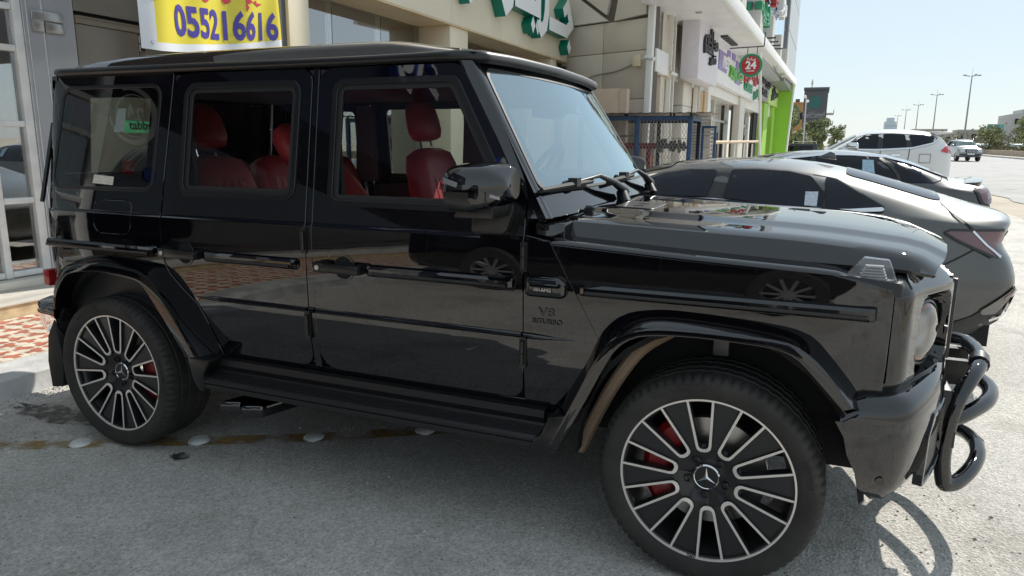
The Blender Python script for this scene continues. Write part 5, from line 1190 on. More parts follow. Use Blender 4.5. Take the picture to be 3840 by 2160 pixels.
MESHM = mat('mesh_wire', (.40, .40, .40), .5, .6)
W = []
x0, x1, z0, z1 = -3.95, -1.90, .10, 1.99; st = .062
k = -int((z1 - z0) / st * 1.7) - 2
while x0 + k * st < x1:
    for sgn in (1, -1):
        xa = x0 + k * st; pts = []
        for q in range(2):
            pass
        # line x = xa + (z - z0) * .55 (or mirrored)
        a = xa if sgn > 0 else xa + (z1 - z0) * .55; dx = .55 * sgn
        t0 = max(0, (x0 - a) / dx if dx > 0 else (x1 - a) / dx); t1 = min(z1 - z0, (x1 - a) / dx if dx > 0 else (x0 - a) / dx)
        if t1 > t0 + .02: W.append(tube([(a + dx * t0, 10.0, z0 + t0), (a + dx * t1, 10.0, z0 + t1)], .0035, 3, False))
    k += 1
o = mk('wire_mesh', J(*W), MESHM, CG, sharp=0); o['kind'] = 'stuff'
mk('cage_roof', (lambda g: (g[0] + [(x, y, z - .012) for x, y, z in g[0]], g[1] + [tuple(i + len(g[0]) for i in f[::-1]) for f in g[1]]))(grid(30, 2, lambda i, j: (-4.1 + 2.55 * i / 29, 9.85 + 1.4 * j, 2.105 + .012 * (i % 2)))), mat('tin_roof', (.36, .30, .25), .5, .3, var=.2), CG, sharp=0)
for x in (-3.10, -3.06, -2.26, -2.20, -1.9): mk('roof_stub', box(x - .014, x + .014, 9.98, 10.02, 2.06, 2.11), DARK, CG)
PR = mat('pipe_red', (.27, .03, .03), .5, var=.2, scale=9); PG = mat('valve_brown', (.14, .12, .10), .6, .2, var=.3, scale=20)
PP = thing('pump_pipes', 'red pump pipes with brown valve and flanges inside the blue cage', 'pipes', (-2.9, 10.6, 0))
mk('red_pipe', tube([(-3.8, 10.6, 1.52), (-2.60, 10.6, 1.52)], .055, 12), PR, PP, sharp=50)
for x in (-3.22, -2.76): mk('pipe_leg', box(x - .045, x + .045, 10.55, 10.65, 0, 1.47), PR, PP, bevel=.01)
mk('pipe_leg', box(-3.5, -3.1, 10.56, 10.64, 1.16, 1.26), PR, PP, bevel=.01)
mk('pipe_valve', J(tube([(-2.60, 10.6, 1.52), (-2.06, 10.6, 1.52)], .050, 12), *[tube([(x, 10.6, 1.52), (x + .04, 10.6, 1.52)], r, 14) for x, r in ((-2.60, .14), (-2.53, .13), (-2.36, .10), (-2.30, .11), (-2.20, .13), (-2.12, .09))], tube([(-2.46, 10.6, 1.5), (-2.46, 10.6, 1.66)], .05, 10)), PG, PP, sharp=50)
mk('thin_pipe', tube([(-2.10, 10.6, 1.50), (-1.95, 10.6, 1.50)], .03, 8), CB, PP, sharp=50); mk('hand_wheel', tube([(-3.10 + .15 * cos(2 * pi * k / 16), 10.3 + .15 * sin(2 * pi * k / 16), 1.70) for k in range(16)], .022, 6, closed=True), PG, PP, sharp=60)
# slatted wall and blue framed panel
SB = thing('slat_wall', 'low wall of pale stacked slats right of the blue cage', 'wall', (-1.95, 11.55, 0))
SLM = mat('slat_stone', (.45, .41, .36), .7, var=.2, scale=6)
for k in range(36): mk('slat', box(-2.16 + random.uniform(-.006, .006), -1.74 + random.uniform(-.006, .006), 11.5, 11.62, .06 * k, .06 * k + .048), SLM, SB)
mk('slat_backing', box(-2.14, -1.76, 11.56, 11.7, 0, 2.14), mat('slat_back', (.22, .20, .18), .8), SB)
BP = thing('blue_gate', 'small blue framed slatted panel right of the cage', 'gate', (-1.72, 10.9, 0))
for x in (-1.80, -1.57): mk('gate_post', box(x - .022, x + .022, 10.85, 10.90, 0, 1.90), CB, BP)
mk('gate_rail', box(-1.80, -1.57, 10.855, 10.895, 1.86, 1.90), CB, BP)
for k in range(24): mk('slat', box(-1.77, -1.60, 10.865, 10.885, .08 + .075 * k, .08 + .075 * k + .05), SLM, BP)

# ================================================================== other vehicles
def loft(name, st, mat_, parent, lvl=2, shear=None, cut=()):
    """st: (x, zb, wb, z1, w1, zs, ws, zr, wr, zt): half sections joined nose to tail"""
    V, F = [], []; n = 19
    for (x, zb, wb, z1, w1, zs, ws, zr, wr, zt) in st:
        h = [(0, zb), (wb * .75, zb), (wb, zb + .03), (w1, z1 * .6 + zb * .4), (w1 + .005, z1), (ws + (w1 - ws) * .25, zs - .02), (ws, zs), (ws * .35 + wr * .65 + .01, zr * .72 + zs * .28), (wr, zr), (wr * .62, zt - .25 * (zt - zr) - .002), (0, zt)]
        sec = [(x, -y, z) for y, z in h[:0:-1]] + [(x, y, z) for y, z in h]
        n = len(sec) ; V += sec
    # ring order: top centre .. right .. bottom .. left; drop the doubled bottom/top seam
    m = len(st); n = len(V) // m
    for j in range(m - 1):
        for i in range(n - 1): F.append((j * n + i, j * n + i + 1, (j + 1) * n + i + 1, (j + 1) * n + i))
    F += [tuple(range(n)), tuple((m - 1) * n + i for i in range(n - 1, -1, -1))]
    me = bpy.data.meshes.new(name); me.from_pydata(V, [], F); bm = bmesh.new(); bm.from_mesh(me)
    bmesh.ops.remove_doubles(bm, verts=bm.verts, dist=1e-4); bmesh.ops.recalc_face_normals(bm, faces=bm.faces); bm.to_mesh(me); bm.free()
    o = bpy.data.objects.new(name, me); COL.objects.link(o)
    sm = o.modifiers.new('s', 'SUBSURF'); sm.levels = lvl; sm.render_levels = lvl
    cs = []
    for (cx, cz, r) in cut:
        cm = bpy.data.meshes.new('c'); q = lathe([(r, -3), (r, 3)], 1, (cx, 0, cz), 40); cm.from_pydata(q[0], [], q[1]); co = bpy.data.objects.new('c', cm); COL.objects.link(co)
        b = o.modifiers.new('b', 'BOOLEAN'); b.operation = 'DIFFERENCE'; b.object = co; b.solver = 'EXACT'; cs.append(co)
    dg = bpy.context.evaluated_depsgraph_get(); ev = o.evaluated_get(dg); me2 = bpy.data.meshes.new_from_object(ev)
    for c in cs: bpy.data.objects.remove(c)
    bpy.data.objects.remove(o)
    if shear:
        for v in me2.vertices: v.co = Vector(shear(*v.co))
    me2.materials.clear(); me2.materials.append(mat_)
    me2.polygons.foreach_set('use_smooth', [True] * len(me2.polygons)); me2.set_sharp_from_angle(angle=radians(50)); me2.name = name
    b = BVHTree.FromPolygons([v.co.copy() for v in me2.vertices], [tuple(p.vertices) for p in me2.polygons])
    return link(name, me2, parent), b
def patch(name, P, bvh, axis, mat_, parent, off=.006, step=.10, holes=()):
    """flat outline thrown onto a body: axis 'R' (from -y), 'L' (from +y), 'T' (from above), 'B' (from +x, u=y v=z), 'N' (from -x)"""
    bm = fill(P, holes, step, step)
    def fn(u, v, d):
        o, dr = {'R': ((u, -9, v), (0, 1, 0)), 'L': ((u, 9, v), (0, -1, 0)), 'T': ((u, v, 9), (0, 0, -1)), 'B': ((9, u, v), (-1, 0, 0)), 'N': ((-9, u, v), (1, 0, 0))}[axis]
        h, nn, ix, ds = bvh.ray_cast(Vector(o), Vector(dr))
        if h is None:
            h, nn, ix, ds = bvh.find_nearest(Vector({'R': (u, -.8, v), 'L': (u, .8, v), 'T': (u, v, 1.2), 'B': (1.4, u, v), 'N': (-2.5, u, v)}[axis]))
        if nn.dot(Vector(dr)) > 0: nn = -nn
        return tuple(h + nn * off)
    V, F = shell(bm, fn, 0)
    if axis in 'LN': F = [f[::-1] for f in F]
    return link(name, mesh(name, V, F, mat_, sharp=50), parent)
def ribbon(P, w):
    """thin closed outline along a polyline"""
    P = [Vector(p) for p in P]; L, R = [], []
    for i, q in enumerate(P):
        d = (P[min(i + 1, len(P) - 1)] - P[max(0, i - 1)]).normalized(); n = Vector((-d.y, d.x)) * w / 2; L.append(tuple(q + n)); R.append(tuple(q - n))
    return (R + L[::-1])
CARG = mat('dark_tint', (.008, .010, .018), .05, 0, 0, spec=.28)
ALLOY = mat('alloy', (.45, .45, .46), .3, .8)
WT_ME = mesh('tyre', *lathe([(.20, -.09), (.21, -.11), (.30, -.115), (.33, -.09), (.335, -.03), (.335, .09), (.30, .115), (.2, .1)], 1, n=40, caps=False), TYRE, sharp=40)
def spk():
    P = [lathe([(.205, -.10), (.19, -.08), (.17, .05)], 1, n=40, caps=False), lathe([(.055, -.07), (.05, -.095), (.001, -.095)], 1, n=20, caps=False)]
    for k in range(10):
        a = 2 * pi * k / 10; c, s = cos(a), sin(a); b = box(.04, .20, -.095, -.07, -.014, .014)
        P.append(([(x * c - z * s, y, x * s + z * c) for x, y, z in b[0]], b[1]))
    return J(*P)
WR_ME = mesh('rim', *spk(), ALLOY, sharp=40); WB_ME = mesh('wheel_back', *lathe([(.20, -.03), (.001, -.03)], 1, n=24, caps=False), DARK)
def carwheel(par, x, y, r, side):
    w = bpy.data.objects.new('wheel', None); COL.objects.link(w); w.parent = par; k = r / .335; w.location = (x, y, r); w.scale = (k, k, k); w.rotation_euler = (0, 0, 0 if side < 0 else pi)
    for m in (WT_ME, WR_ME, WB_ME): link(m.name.split('.')[0], m, w)
def mirr(P): return [(u, v) for u, v in P]
def both(name, P, bvh, mat_, par, **k):
    a = patch(name, P, bvh, 'R', mat_, par, **k); b = patch(name, P, bvh, 'L', mat_, par, **k); return a, b
GRY = paint('grey_paint', (.060, .066, .066), .38, .5, 1, .07, cior=1.5); GRY2 = paint('dark_grey_paint', (.045, .050, .054), .36, .5, 1, .05, cior=1.5); WPT = paint('white_paint', (.76, .77, .76), .4, 0, 1, .04, cior=1.5)
PLAST = mat('car_plastic', (.03, .03, .03), .55); LAMPR = mat('lamp_red', (.15, .07, .08), .14, 0, .8); STK = mat('sticker_paper', (.55, .60, .66), .5, var=.2, scale=40, sc=(1, 1, 8)); LINE = mat('panel_gap_line', (.004, .004, .004), .6)

# ---- near sedan: grey fastback
S1 = thing('sedan', 'dusty grey fastback sedan with tinted windows beside the black car', 'car', (0, 2.86, 0), 0, 'cars parked nose in')
st1 = [(-3.34, .34, .45, .50, .50, .60, .46, .63, .36, .64), (-3.30, .27, .62, .50, .68, .66, .62, .70, .50, .72), (-3.05, .22, .80, .52, .86, .80, .80, .85, .60, .88), (-2.5, .20, .84, .58, .92, .93, .85, .96, .64, .99), (-1.95, .20, .85, .60, .93, 1.02, .87, 1.04, .68, 1.07), (-1.60, .20, .85, .60, .93, 1.07, .875, 1.13, .69, 1.16), (-1.15, .20, .85, .60, .93, 1.12, .875, 1.27, .66, 1.33), (-.75, .20, .85, .60, .93, 1.135, .875, 1.365, .635, 1.425),
       (-.30, .20, .85, .60, .93, 1.125, .875, 1.395, .63, 1.458), (.15, .20, .85, .62, .935, 1.105, .88, 1.375, .635, 1.445), (.50, .20, .85, .62, .94, 1.09, .885, 1.300, .655, 1.385), (.85, .21, .85, .64, .94, 1.07, .885, 1.200, .68, 1.285), (1.12, .22, .84, .66, .925, 1.055, .865, 1.125, .70, 1.205), (1.32, .24, .82, .68, .885, 1.035, .825, 1.090, .69, 1.15), (1.46, .28, .78, .70, .83, 1.02, .765, 1.070, .63, 1.115), (1.54, .34, .68, .70, .73, 1.00, .67, 1.045, .55, 1.085), (1.57, .40, .58, .68, .62, .98, .58, 1.02, .46, 1.05)]
def sh1(x, y, z):
    if x > 1.15:
        k = min(1, (x - 1.15) / .35); x = 1.15 + (x - 1.15) * .80; x += k * (.055 * math.exp(-((z - .66) / .16) ** 2) + .065 * math.exp(-((z - 1.09) / .05) ** 2) - .05 * math.exp(-((z - .93) / .07) ** 2) - .12 * max(0, .42 - z) / .15)
    return (x, y, z)
b1, B1 = loft('body', st1, GRY, S1, 2, sh1, [(.72, .34, .40), (-2.20, .34, .39)])
wf = rp([(-1.10, 1.165), (-.455, 1.165, .02), (-.410, 1.352, .02), (-.62, 1.350, .2), (-.80, 1.318, .2), (-1.02, 1.22)]); wr_ = rp([(-.345, 1.160, .02), (.318, 1.112, .03), (.335, 1.205, .05), (.235, 1.318, .05), (.085, 1.350, .2), (-.12, 1.360), (-.308, 1.356, .02)]); wq = rp([(.345, 1.105, .01), (.690, 1.118, .02), (.69, 1.138, .01), (.395, 1.300, .02), (.320, 1.325, .02)])
fr1 = rp([(-1.16, 1.15, .02), (.36, 1.098), (.705, 1.108, .02), (.70, 1.142, .01), (.40, 1.312, .05), (.24, 1.338, .08), (.085, 1.364, .2), (-.12, 1.373), (-.45, 1.368, .2), (-.66, 1.362, .2), (-.84, 1.328, .2), (-1.06, 1.225)])
both('window_surround', fr1, B1, PLAST, S1, off=.004, step=.12)
for P in (wf, wr_, wq): both('window_glass', P, B1, CARG, S1, off=.010, step=.12)
both('chrome_strip', rp([(.33, 1.098), (.49, 1.094), (.68, 1.102, .008), (.705, 1.112, .008), (.685, 1.128, .005), (.49, 1.112), (.33, 1.108)]), B1, CHROME, S1, off=.016)
both('chrome_strip', ribbon([(-1.15, 1.152), (-.4, 1.148), (.33, 1.102)], .012), B1, CHROME, S1, off=.012)
patch('rear_window', rp([(.46, -.52, .06), (1.06, -.58, .08), (1.10, .58, .08), (.50, .52, .06)][::1]), B1, 'T', CARG, S1, .006, .12)
patch('windscreen', rp([(-1.62, -.62, .08), (-.78, -.53, .06), (-.78, .53, .06), (-1.62, .62, .08)]), B1, 'T', CARG, S1, .006, .12)
both('door_gap', ribbon([(-.375, 1.16), (-.36, .95), (-.34, .6), (-.36, .35)], .010), B1, LINE, S1); both('door_gap', ribbon([(.50, 1.10), (.44, .95), (.36, .80), (.30, .62)], .010), B1, LINE, S1)
both('boot_gap', ribbon([(1.045, 1.21), (1.06, 1.16), (1.115, 1.10), (1.165, 1.06), (1.225, 1.01)], .012), B1, LINE, S1, step=.05); both('bumper_gap', ribbon([(1.05, .775), (1.14, .83), (1.24, .895)], .010), B1, LINE, S1, step=.05)
both('tail_lamp', rp([(1.055, .995, .01), (1.09, 1.010, .01), (1.40, 1.012, .02), (1.42, .955, .02), (1.40, .93), (1.36, .90), (1.385, .845), (1.345, .848, .01), (1.14, .945)]), B1, LAMPR, S1, off=.010, step=.05)
both('lamp_rim', ribbon([(1.055, .995), (1.09, 1.012), (1.40, 1.014)], .014), B1, PLAST, S1, off=.013, step=.05); both('lamp_rim', ribbon([(1.215, 1.008), (1.30, .92), (1.39, .842)], .012), B1, CHROME, S1, off=.014, step=.05); both('lamp_rim', ribbon([(1.06, .99), (1.14, .943), (1.345, .845)], .016), B1, PLAST, S1, off=.013, step=.05)
patch('light_bar', rp([(-.62, .955, .02), (.62, .955, .02), (.62, 1.0, .02), (-.62, 1.0, .02)]), B1, 'B', LAMPR, S1, .008, .08)
both('lower_cladding', rp([(1.02, .23), (1.62, .23), (1.62, .56), (1.50, .66), (1.27, .46), (1.10, .38)]), B1, PLAST, S1, off=.008, step=.06); both('bumper_corner', rp([(1.27, .47, .02), (1.50, .655, .02), (1.51, .62), (1.40, .48, .02)]), B1, mat('cladding_grey', (.22, .20, .18), .5), S1, off=.014, step=.05); both('bumper_blade', ribbon([(1.37, .435), (1.48, .47), (1.53, .60)], .018), B1, CHROME, S1, off=.018, step=.05); both('reflector', ribbon([(1.44, .58), (1.51, .635)], .02), B1, LAMPR, S1, off=.018, step=.05)
patch('window_sticker', [(.205, 1.126), (.285, 1.122), (.287, 1.218), (.205, 1.217)], B1, 'R', STK, S1, .013)
both('fuel_cap', ribbon(circ(.92, .93, .07, 20) + [circ(.92, .93, .07, 20)[0]], .006), B1, LINE, S1)
mk('roof_aerial', prism([(.26, 1.45), (.40, 1.43), (.38, 1.49), (.35, 1.495)], 1, 2.84, 2.88), GRY, S1, bevel=.006)
for x in (.72, -2.20):
    for s in (-1, 1): carwheel(S1, x, s * .82, .34, s)
mk('underbody', box(-3.1, 1.4, 2.10, 3.62, .24, .6), DARK, S1)

# ---- second sedan: dark grey with a boot spoiler
S2 = thing('sedan', 'dark grey sedan with chrome window trim and boot lip spoiler, second from the black car', 'car', (0, 5.86, 0), 0, 'cars parked nose in')
st2 = [(-3.05, .34, .45, .5, .5, .6, .46, .63, .36, .66), (-3.0, .27, .62, .5, .68, .70, .62, .74, .50, .78), (-2.7, .2, .82, .55, .87, .86, .80, .90, .6, .93), (-2.0, .2, .85, .6, .92, .98, .86, 1.0, .66, 1.04), (-1.45, .2, .86, .62, .93, 1.07, .88, 1.09, .68, 1.13), (-1.0, .2, .86, .62, .93, 1.12, .885, 1.20, .70, 1.25), (-.5, .2, .86, .62, .93, 1.15, .89, 1.36, .70, 1.41), (-.05, .2, .86, .62, .93, 1.17, .89, 1.450, .68, 1.485),
       (.35, .2, .86, .62, .93, 1.17, .89, 1.475, .67, 1.510), (.75, .2, .86, .62, .935, 1.165, .895, 1.455, .68, 1.495), (1.05, .2, .86, .64, .94, 1.155, .90, 1.395, .70, 1.435), (1.30, .21, .86, .66, .94, 1.145, .895, 1.300, .72, 1.340), (1.52, .22, .85, .68, .93, 1.13, .875, 1.185, .70, 1.235), (1.70, .25, .83, .7, .90, 1.10, .84, 1.165, .68, 1.205), (1.86, .3, .78, .7, .83, 1.07, .77, 1.155, .60, 1.190), (1.93, .36, .68, .7, .72, 1.03, .67, 1.12, .50, 1.155)]
b2, B2 = loft('body', st2, GRY2, S2, 2, None, [(1.02, .33, .40), (-1.9, .33, .39)])
fr2 = rp([(-.9, 1.16, .02), (1.35, 1.178), (1.50, 1.23, .03), (1.10, 1.375, .1), (.90, 1.420, .1), (.35, 1.440, .3), (.02, 1.408, .3), (-.55, 1.28)])
both('window_surround', fr2, B2, CARG, S2, off=.006, step=.12)
both('chrome_strip', ribbon([(-.55, 1.285), (0, 1.408), (.35, 1.447), (.60, 1.447), (.92, 1.428), (1.15, 1.365), (1.36, 1.285), (1.51, 1.232)], .026), B2, CHROME, S2, off=.014, step=.08)
both('window_seal', ribbon([(.86, 1.415), (.96, 1.34), (1.03, 1.25), (1.05, 1.18)], .030), B2, PLAST, S2, off=.012, step=.06); both('window_seal', ribbon([(.74, 1.425), (.80, 1.18)], .018), B2, PLAST, S2, off=.012, step=.06); both('window_seal', ribbon([(.22, 1.42), (.20, 1.18)], .05), B2, PLAST, S2, off=.012, step=.06)
patch('window_sticker', [(.70, 1.24), (.82, 1.236), (.80, 1.388), (.695, 1.392)], B2, 'R', mat('sticker_blue', (.35, .52, .62), .5, var=.3, scale=30, sc=(1, 1, 6)), S2, .016)
patch('rear_window', rp([(1.02, -.50, .06), (1.46, -.55, .08), (1.48, .55, .08), (1.04, .50, .06)]), B2, 'T', CARG, S2, .006, .12); patch('windscreen', rp([(-1.2, -.64, .08), (-.2, -.55, .06), (-.2, .55, .06), (-1.2, .64, .08)]), B2, 'T', CARG, S2, .006, .12)
both('tail_lamp', rp([(1.745, 1.13, .02), (1.88, 1.10, .02), (1.90, .98, .02), (1.82, .99), (1.75, 1.08, .02)]), B2, LAMPR, S2, off=.010, step=.05); both('lamp_rim', ribbon([(1.73, 1.13), (1.80, .99), (1.87, .95)], .03), B2, PLAST, S2, off=.012, step=.05)
mk('boot_spoiler', (lambda g: J(g, ([(x, y, z - .018) for x, y, z in g[0]], [f[::-1] for f in g[1]])))(grid(5, 13, lambda i, j: (1.70 + .20 * i / 4 - .10 * abs(j - 6) ** 2 / 36, 5.86 + .62 * (j - 6) / 6, 1.196 + .018 * (i / 4) ** 1.5 - .02 * abs(j - 6) ** 3 / 216))), GRY2, S2)
for x in (1.02, -1.9):
    for s in (-1, 1): carwheel(S2, x, s * .82, .33, s)
mk('underbody', box(-2.9, 1.75, 5.12, 6.60, .24, .6), DARK, S2)

# ---- white sport utility car (and a black one behind the photographer, seen as a reflection)
stw = [(-2.62, .40, .5, .6, .55, .85, .5, .90, .4, .93), (-2.55, .34, .7, .6, .76, .98, .70, 1.03, .55, 1.07), (-2.2, .30, .82, .65, .88, 1.06, .82, 1.11, .62, 1.15), (-1.4, .28, .84, .7, .90, 1.12, .84, 1.16, .64, 1.20), (-.5, .28, .85, .7, .905, 1.17, .85, 1.20, .68, 1.25), (-.05, .28, .85, .7, .905, 1.22, .86, 1.26, .72, 1.30), (.25, .28, .85, .7, .91, 1.34, .87, 1.38, .72, 1.43), (.55, .28, .85, .72, .91, 1.46, .875, 1.53, .71, 1.60),
       (.82, .28, .85, .72, .91, 1.485, .875, 1.70, .70, 1.765), (1.1, .28, .85, .73, .91, 1.495, .875, 1.775, .70, 1.83), (1.4, .29, .85, .74, .91, 1.50, .875, 1.775, .70, 1.835), (1.7, .32, .85, .78, .91, 1.51, .875, 1.755, .695, 1.815), (1.95, .36, .84, .82, .90, 1.50, .865, 1.715, .68, 1.78), (2.08, .40, .80, .86, .875, 1.48, .845, 1.60, .68, 1.66), (2.14, .46, .76, .90, .82, 1.42, .80, 1.48, .64, 1.51), (2.16, .54, .66, .92, .72, 1.30, .70, 1.36, .54, 1.38)]
SCRN = mat('screen_dark', (.13, .16, .16), .05, var=.5, scale=3, spec=.6)
def suv(label, y, m, grp=None, gl=CARG, x=0):
    T = thing('sport_utility_car', label, 'car', (x, y, 0), 0, grp)
    b, B = loft('body', stw, m, T, 2, None, [(1.42, .38, .46), (-1.45, .38, .44)])
    for P in (rp([(.60, 1.510, .03), (1.105, 1.505, .02), (1.12, 1.724, .02), (.90, 1.700, .1), (.74, 1.575, .05)]), rp([(1.19, 1.508, .02), (1.52, 1.525, .03), (1.485, 1.722, .03), (1.18, 1.732, .02)]), rp([(1.60, 1.548, .02), (1.84, 1.61, .03), (1.90, 1.66, .03), (1.88, 1.702, .02), (1.53, 1.720, .02)])): both('window_glass', P, B, gl, T, off=.008, step=.12)
    both('window_surround', rp([(.62, 1.50, .03), (1.56, 1.515), (1.90, 1.60, .03), (1.93, 1.67, .04), (1.89, 1.715, .03), (1.3, 1.745), (.95, 1.735, .1), (.80, 1.68, .1)]), B, PLAST, T, off=.004, step=.12)
    both('chrome_strip', ribbon([(.55, 1.490), (1.13, 1.487), (1.60, 1.520), (1.87, 1.592), (1.95, 1.66), (1.90, 1.705)], .022), B, CHROME, T, off=.010, step=.08)
    both('tail_lamp', rp([(1.975, 1.478, .01), (2.05, 1.55, .02), (2.11, 1.568, .02), (2.15, 1.50), (2.16, 1.440, .02), (2.05, 1.455)]), B, mat('lamp_bright', (.55, .02, .03), .12, 0, .8), T, off=.010, step=.05)
    patch('windscreen', rp([(.10, -.66, .08), (.80, -.58, .06), (.80, .58, .06), (.10, .66, .08)]), B, 'T', SCRN, T, .008, .10)
    both('door_handle', rp([(1.31, 1.395, .012), (1.43, 1.395, .012), (1.43, 1.425, .012), (1.31, 1.425, .012)]), B, CHROME, T, off=.03); both('door_gap', ribbon([(1.155, 1.49), (1.15, .9), (1.15, .5)], .010), B, LINE, T); both('door_gap', ribbon([(1.56, 1.51), (1.54, 1.25), (1.46, 1.05)], .010), B, LINE, T); both('door_gap', ribbon([(.36, 1.46), (.30, .9), (.30, .5)], .010), B, LINE, T); both('fuel_cap', ribbon([(1.70, 1.30), (1.85, 1.30), (1.85, 1.43), (1.70, 1.43), (1.70, 1.30)], .008), B, LINE, T)
    both('wheel_arch_trim', ribbon([(1.42 + .49 * cos(a), .38 + .49 * sin(a)) for a in [pi * k / 12 for k in range(13)]], .05), B, m, T, off=.014, step=.08)
    for s in (-1, 1):
        mk('door_mirror', box(x + .66, x + .84, y + s * 1.0 - .10, y + s * 1.0 + .10, 1.49, 1.60), CHROME, T, bevel=.045, seg=3)
        for xx in (1.42, -1.45): carwheel(T, xx, s * .80, .38, s)
    mk('roof_spoiler', prism([(x + 1.86, 1.78), (x + 2.12, 1.772), (x + 2.13, 1.755), (x + 1.92, 1.72)], 1, y - .62, y + .62), m, T, bevel=.008)
    mk('underbody', box(x - 2.4, x + 1.95, y - .74, y + .74, .34, .7), DARK, T)
    return T
suv('white sport utility car with tinted windows and a red wedge tail lamp', 10.31, WPT, 'cars parked nose in')
suv('black sport utility car mirrored in the front door of the black off-road car', -6.0, BLACK, None, CARG, -1.3)

# ---- oncoming silver car on the road; local nose is -x, turned to face the photographer
PS = paint('silver_paint', (.30, .31, .33), .3, .7, 1, .05); 
def front_car(label, x, y, z, m, rz, s=1.0, group=None, detail=True, name='road_car', cat='car'):
    T = thing(name, label, cat, (x, y, z), rz, group); T.scale = (s, s, s)
    st = [(-2.42, .42, .62, .62, .68, .92, .66, .98, .5, 1.0), (-2.36, .36, .80, .62, .86, 1.02, .78, 1.06, .62, 1.09), (-2.0, .32, .86, .68, .92, 1.10, .86, 1.14, .66, 1.17), (-1.2, .32, .87, .7, .93, 1.16, .88, 1.18, .70, 1.22), (-.95, .32, .87, .7, .93, 1.20, .88, 1.30, .72, 1.34), (-.35, .32, .87, .7, .93, 1.22, .88, 1.70, .70, 1.76), (.1, .32, .87, .7, .93, 1.22, .88, 1.80, .70, 1.86), (1.5, .32, .87, .7, .93, 1.24, .88, 1.80, .70, 1.87), (2.1, .34, .86, .75, .92, 1.24, .87, 1.74, .68, 1.80), (2.35, .42, .78, .8, .84, 1.2, .8, 1.5, .62, 1.54)]
    b, B = loft('body', st, m, T, 2, None, [(-1.45, .38, .45), (1.4, .38, .45)])
    patch('windscreen', rp([(-.70, 1.32, .06), (.70, 1.32, .06), (.64, 1.70, .06), (-.64, 1.70, .06)]), B, 'N', mat('screen_green', (.10, .16, .145), .05, var=.3, scale=3, spec=.6), T, .008, .12)
    both('window_glass', rp([(-.85, 1.28, .03), (1.95, 1.28, .05), (1.85, 1.70, .08), (-.30, 1.70, .08)]), B, CARG, T, off=.008, step=.15)
    patch('grille', rp([(-.42, .72, .03), (.42, .72, .03), (.46, .98, .03), (-.46, .98, .03)]), B, 'N', PLAST, T, .008, .1)
    for k in range(7): patch('grille_bar', [(-.36 + .105 * k, .74), (-.335 + .105 * k, .74), (-.335 + .105 * k, .96), (-.36 + .105 * k, .96)], B, 'N', CHROME, T, .016)
    for s_ in (-1, 1): patch('headlamp', rp([(min(s_ * .50, s_ * .80), .80, .03), (max(s_ * .50, s_ * .80), .80, .03), (max(s_ * .50, s_ * .80), 1.0, .03), (min(s_ * .50, s_ * .80), 1.0, .03)]), B, 'N', mat('lamp_clear', (.6, .62, .65), .1, .3, .8), T, .010, .08)
    patch('lower_bumper', rp([(-.82, .40, .05), (.82, .40, .05), (.84, .66, .05), (-.84, .66, .05)]), B, 'N', mat('bumper_dark', (.05, .055, .07), .4), T, .007, .1)
    patch('number_plate', [(-.26, .56), (.26, .56), (.26, .66), (-.26, .66)], B, 'N', WHITE, T, .02)
    for s_ in (-1, 1):
        link('door_mirror', mesh('door_mirror', *box(-.72, -.58, s_ * 1.02 - .10, s_ * 1.02 + .10, 1.25, 1.42), m, bevel=.03), T); link('roof_rail', mesh('roof_rail', *tube([(-.2, s_ * .66, 1.83), (-.1, s_ * .66, 1.90), (1.6, s_ * .66, 1.91), (1.75, s_ * .66, 1.83)], .018, 6), STEEL), T)
        for xx in (-1.45, 1.4): carwheel(T, xx, s_ * .80, .38, s_)
    link('underbody', mesh('underbody', *box(-2.1, 2.1, -.72, .72, .36, .7), DARK), T)
    return T
front_car('silver and dark grey sport utility car driving towards the photographer on the road', 12.5, 74.6, gz(74.6) + .004, PS, pi / 2 + .10, 1.05)
# black pickup far behind, tail towards us on the right
PK = thing('pickup_truck', 'black pickup truck with roof rack, beyond the green end wall', 'truck', (-.2, 45.5, gz(45.5)), 0)
mk('body', J(prism([(-3.2, .5), (2.0, .5), (2.0, 1.05), (.2, 1.05), (-2.2, 1.08), (-3.2, 1.0)], 1, 44.6, 46.4)), BLACK, PK, bevel=.05); mk('cab', (lambda V: (V, [(3, 2, 1, 0), (4, 5, 6, 7), (0, 1, 5, 4), (1, 2, 6, 5), (2, 3, 7, 6), (3, 0, 4, 7)]))([(-2.2, 44.7, 1.06), (.3, 44.7, 1.06), (.3, 46.3, 1.06), (-2.2, 46.3, 1.06), (-1.4, 44.85, 1.72), (.1, 44.85, 1.72), (.1, 46.15, 1.72), (-1.4, 46.15, 1.72)]), BLACK, PK, bevel=.05)
mk('cab_window', box(-1.4, -.1, 44.72, 44.78, 1.12, 1.6), CARG, PK, bevel=.02); mk('tail_lamp', box(1.99, 2.03, 44.65, 44.8, .8, 1.0), LAMPR, PK); mk('roof_rack', J(*[box(-1.3, .1, 44.9 + .3 * k, 44.94 + .3 * k, 1.82, 1.86) for k in range(4)], box(-1.3, -1.25, 44.9, 46.1, 1.72, 1.9), box(.05, .1, 44.9, 46.1, 1.72, 1.9)), STEEL, PK)
for xx in (-2.1, 1.2):
    for s in (-1, 1): carwheel(PK, xx, s * .78, .38, s)
# parked cars far beyond the median
fc = front_car('white car parked far across the median, leftmost of the far row', 24.5, 132, gz(132), WPT, pi / 2, .85, 'white cars parked far across the median')
for (x, y, l) in ((29.2, 134, 'white car parked far across the median, between the thin trunks'), (33.6, 137, 'white car parked far across the median, third of the far row'), (37.6, 139, 'white car parked far across the median, below the pale building'), (26.2, 150, 'white car parked farthest back between the median trees')):
    q = dup(fc, (x, y, gz(y)), pi / 2 + random.uniform(-.1, .1), l)

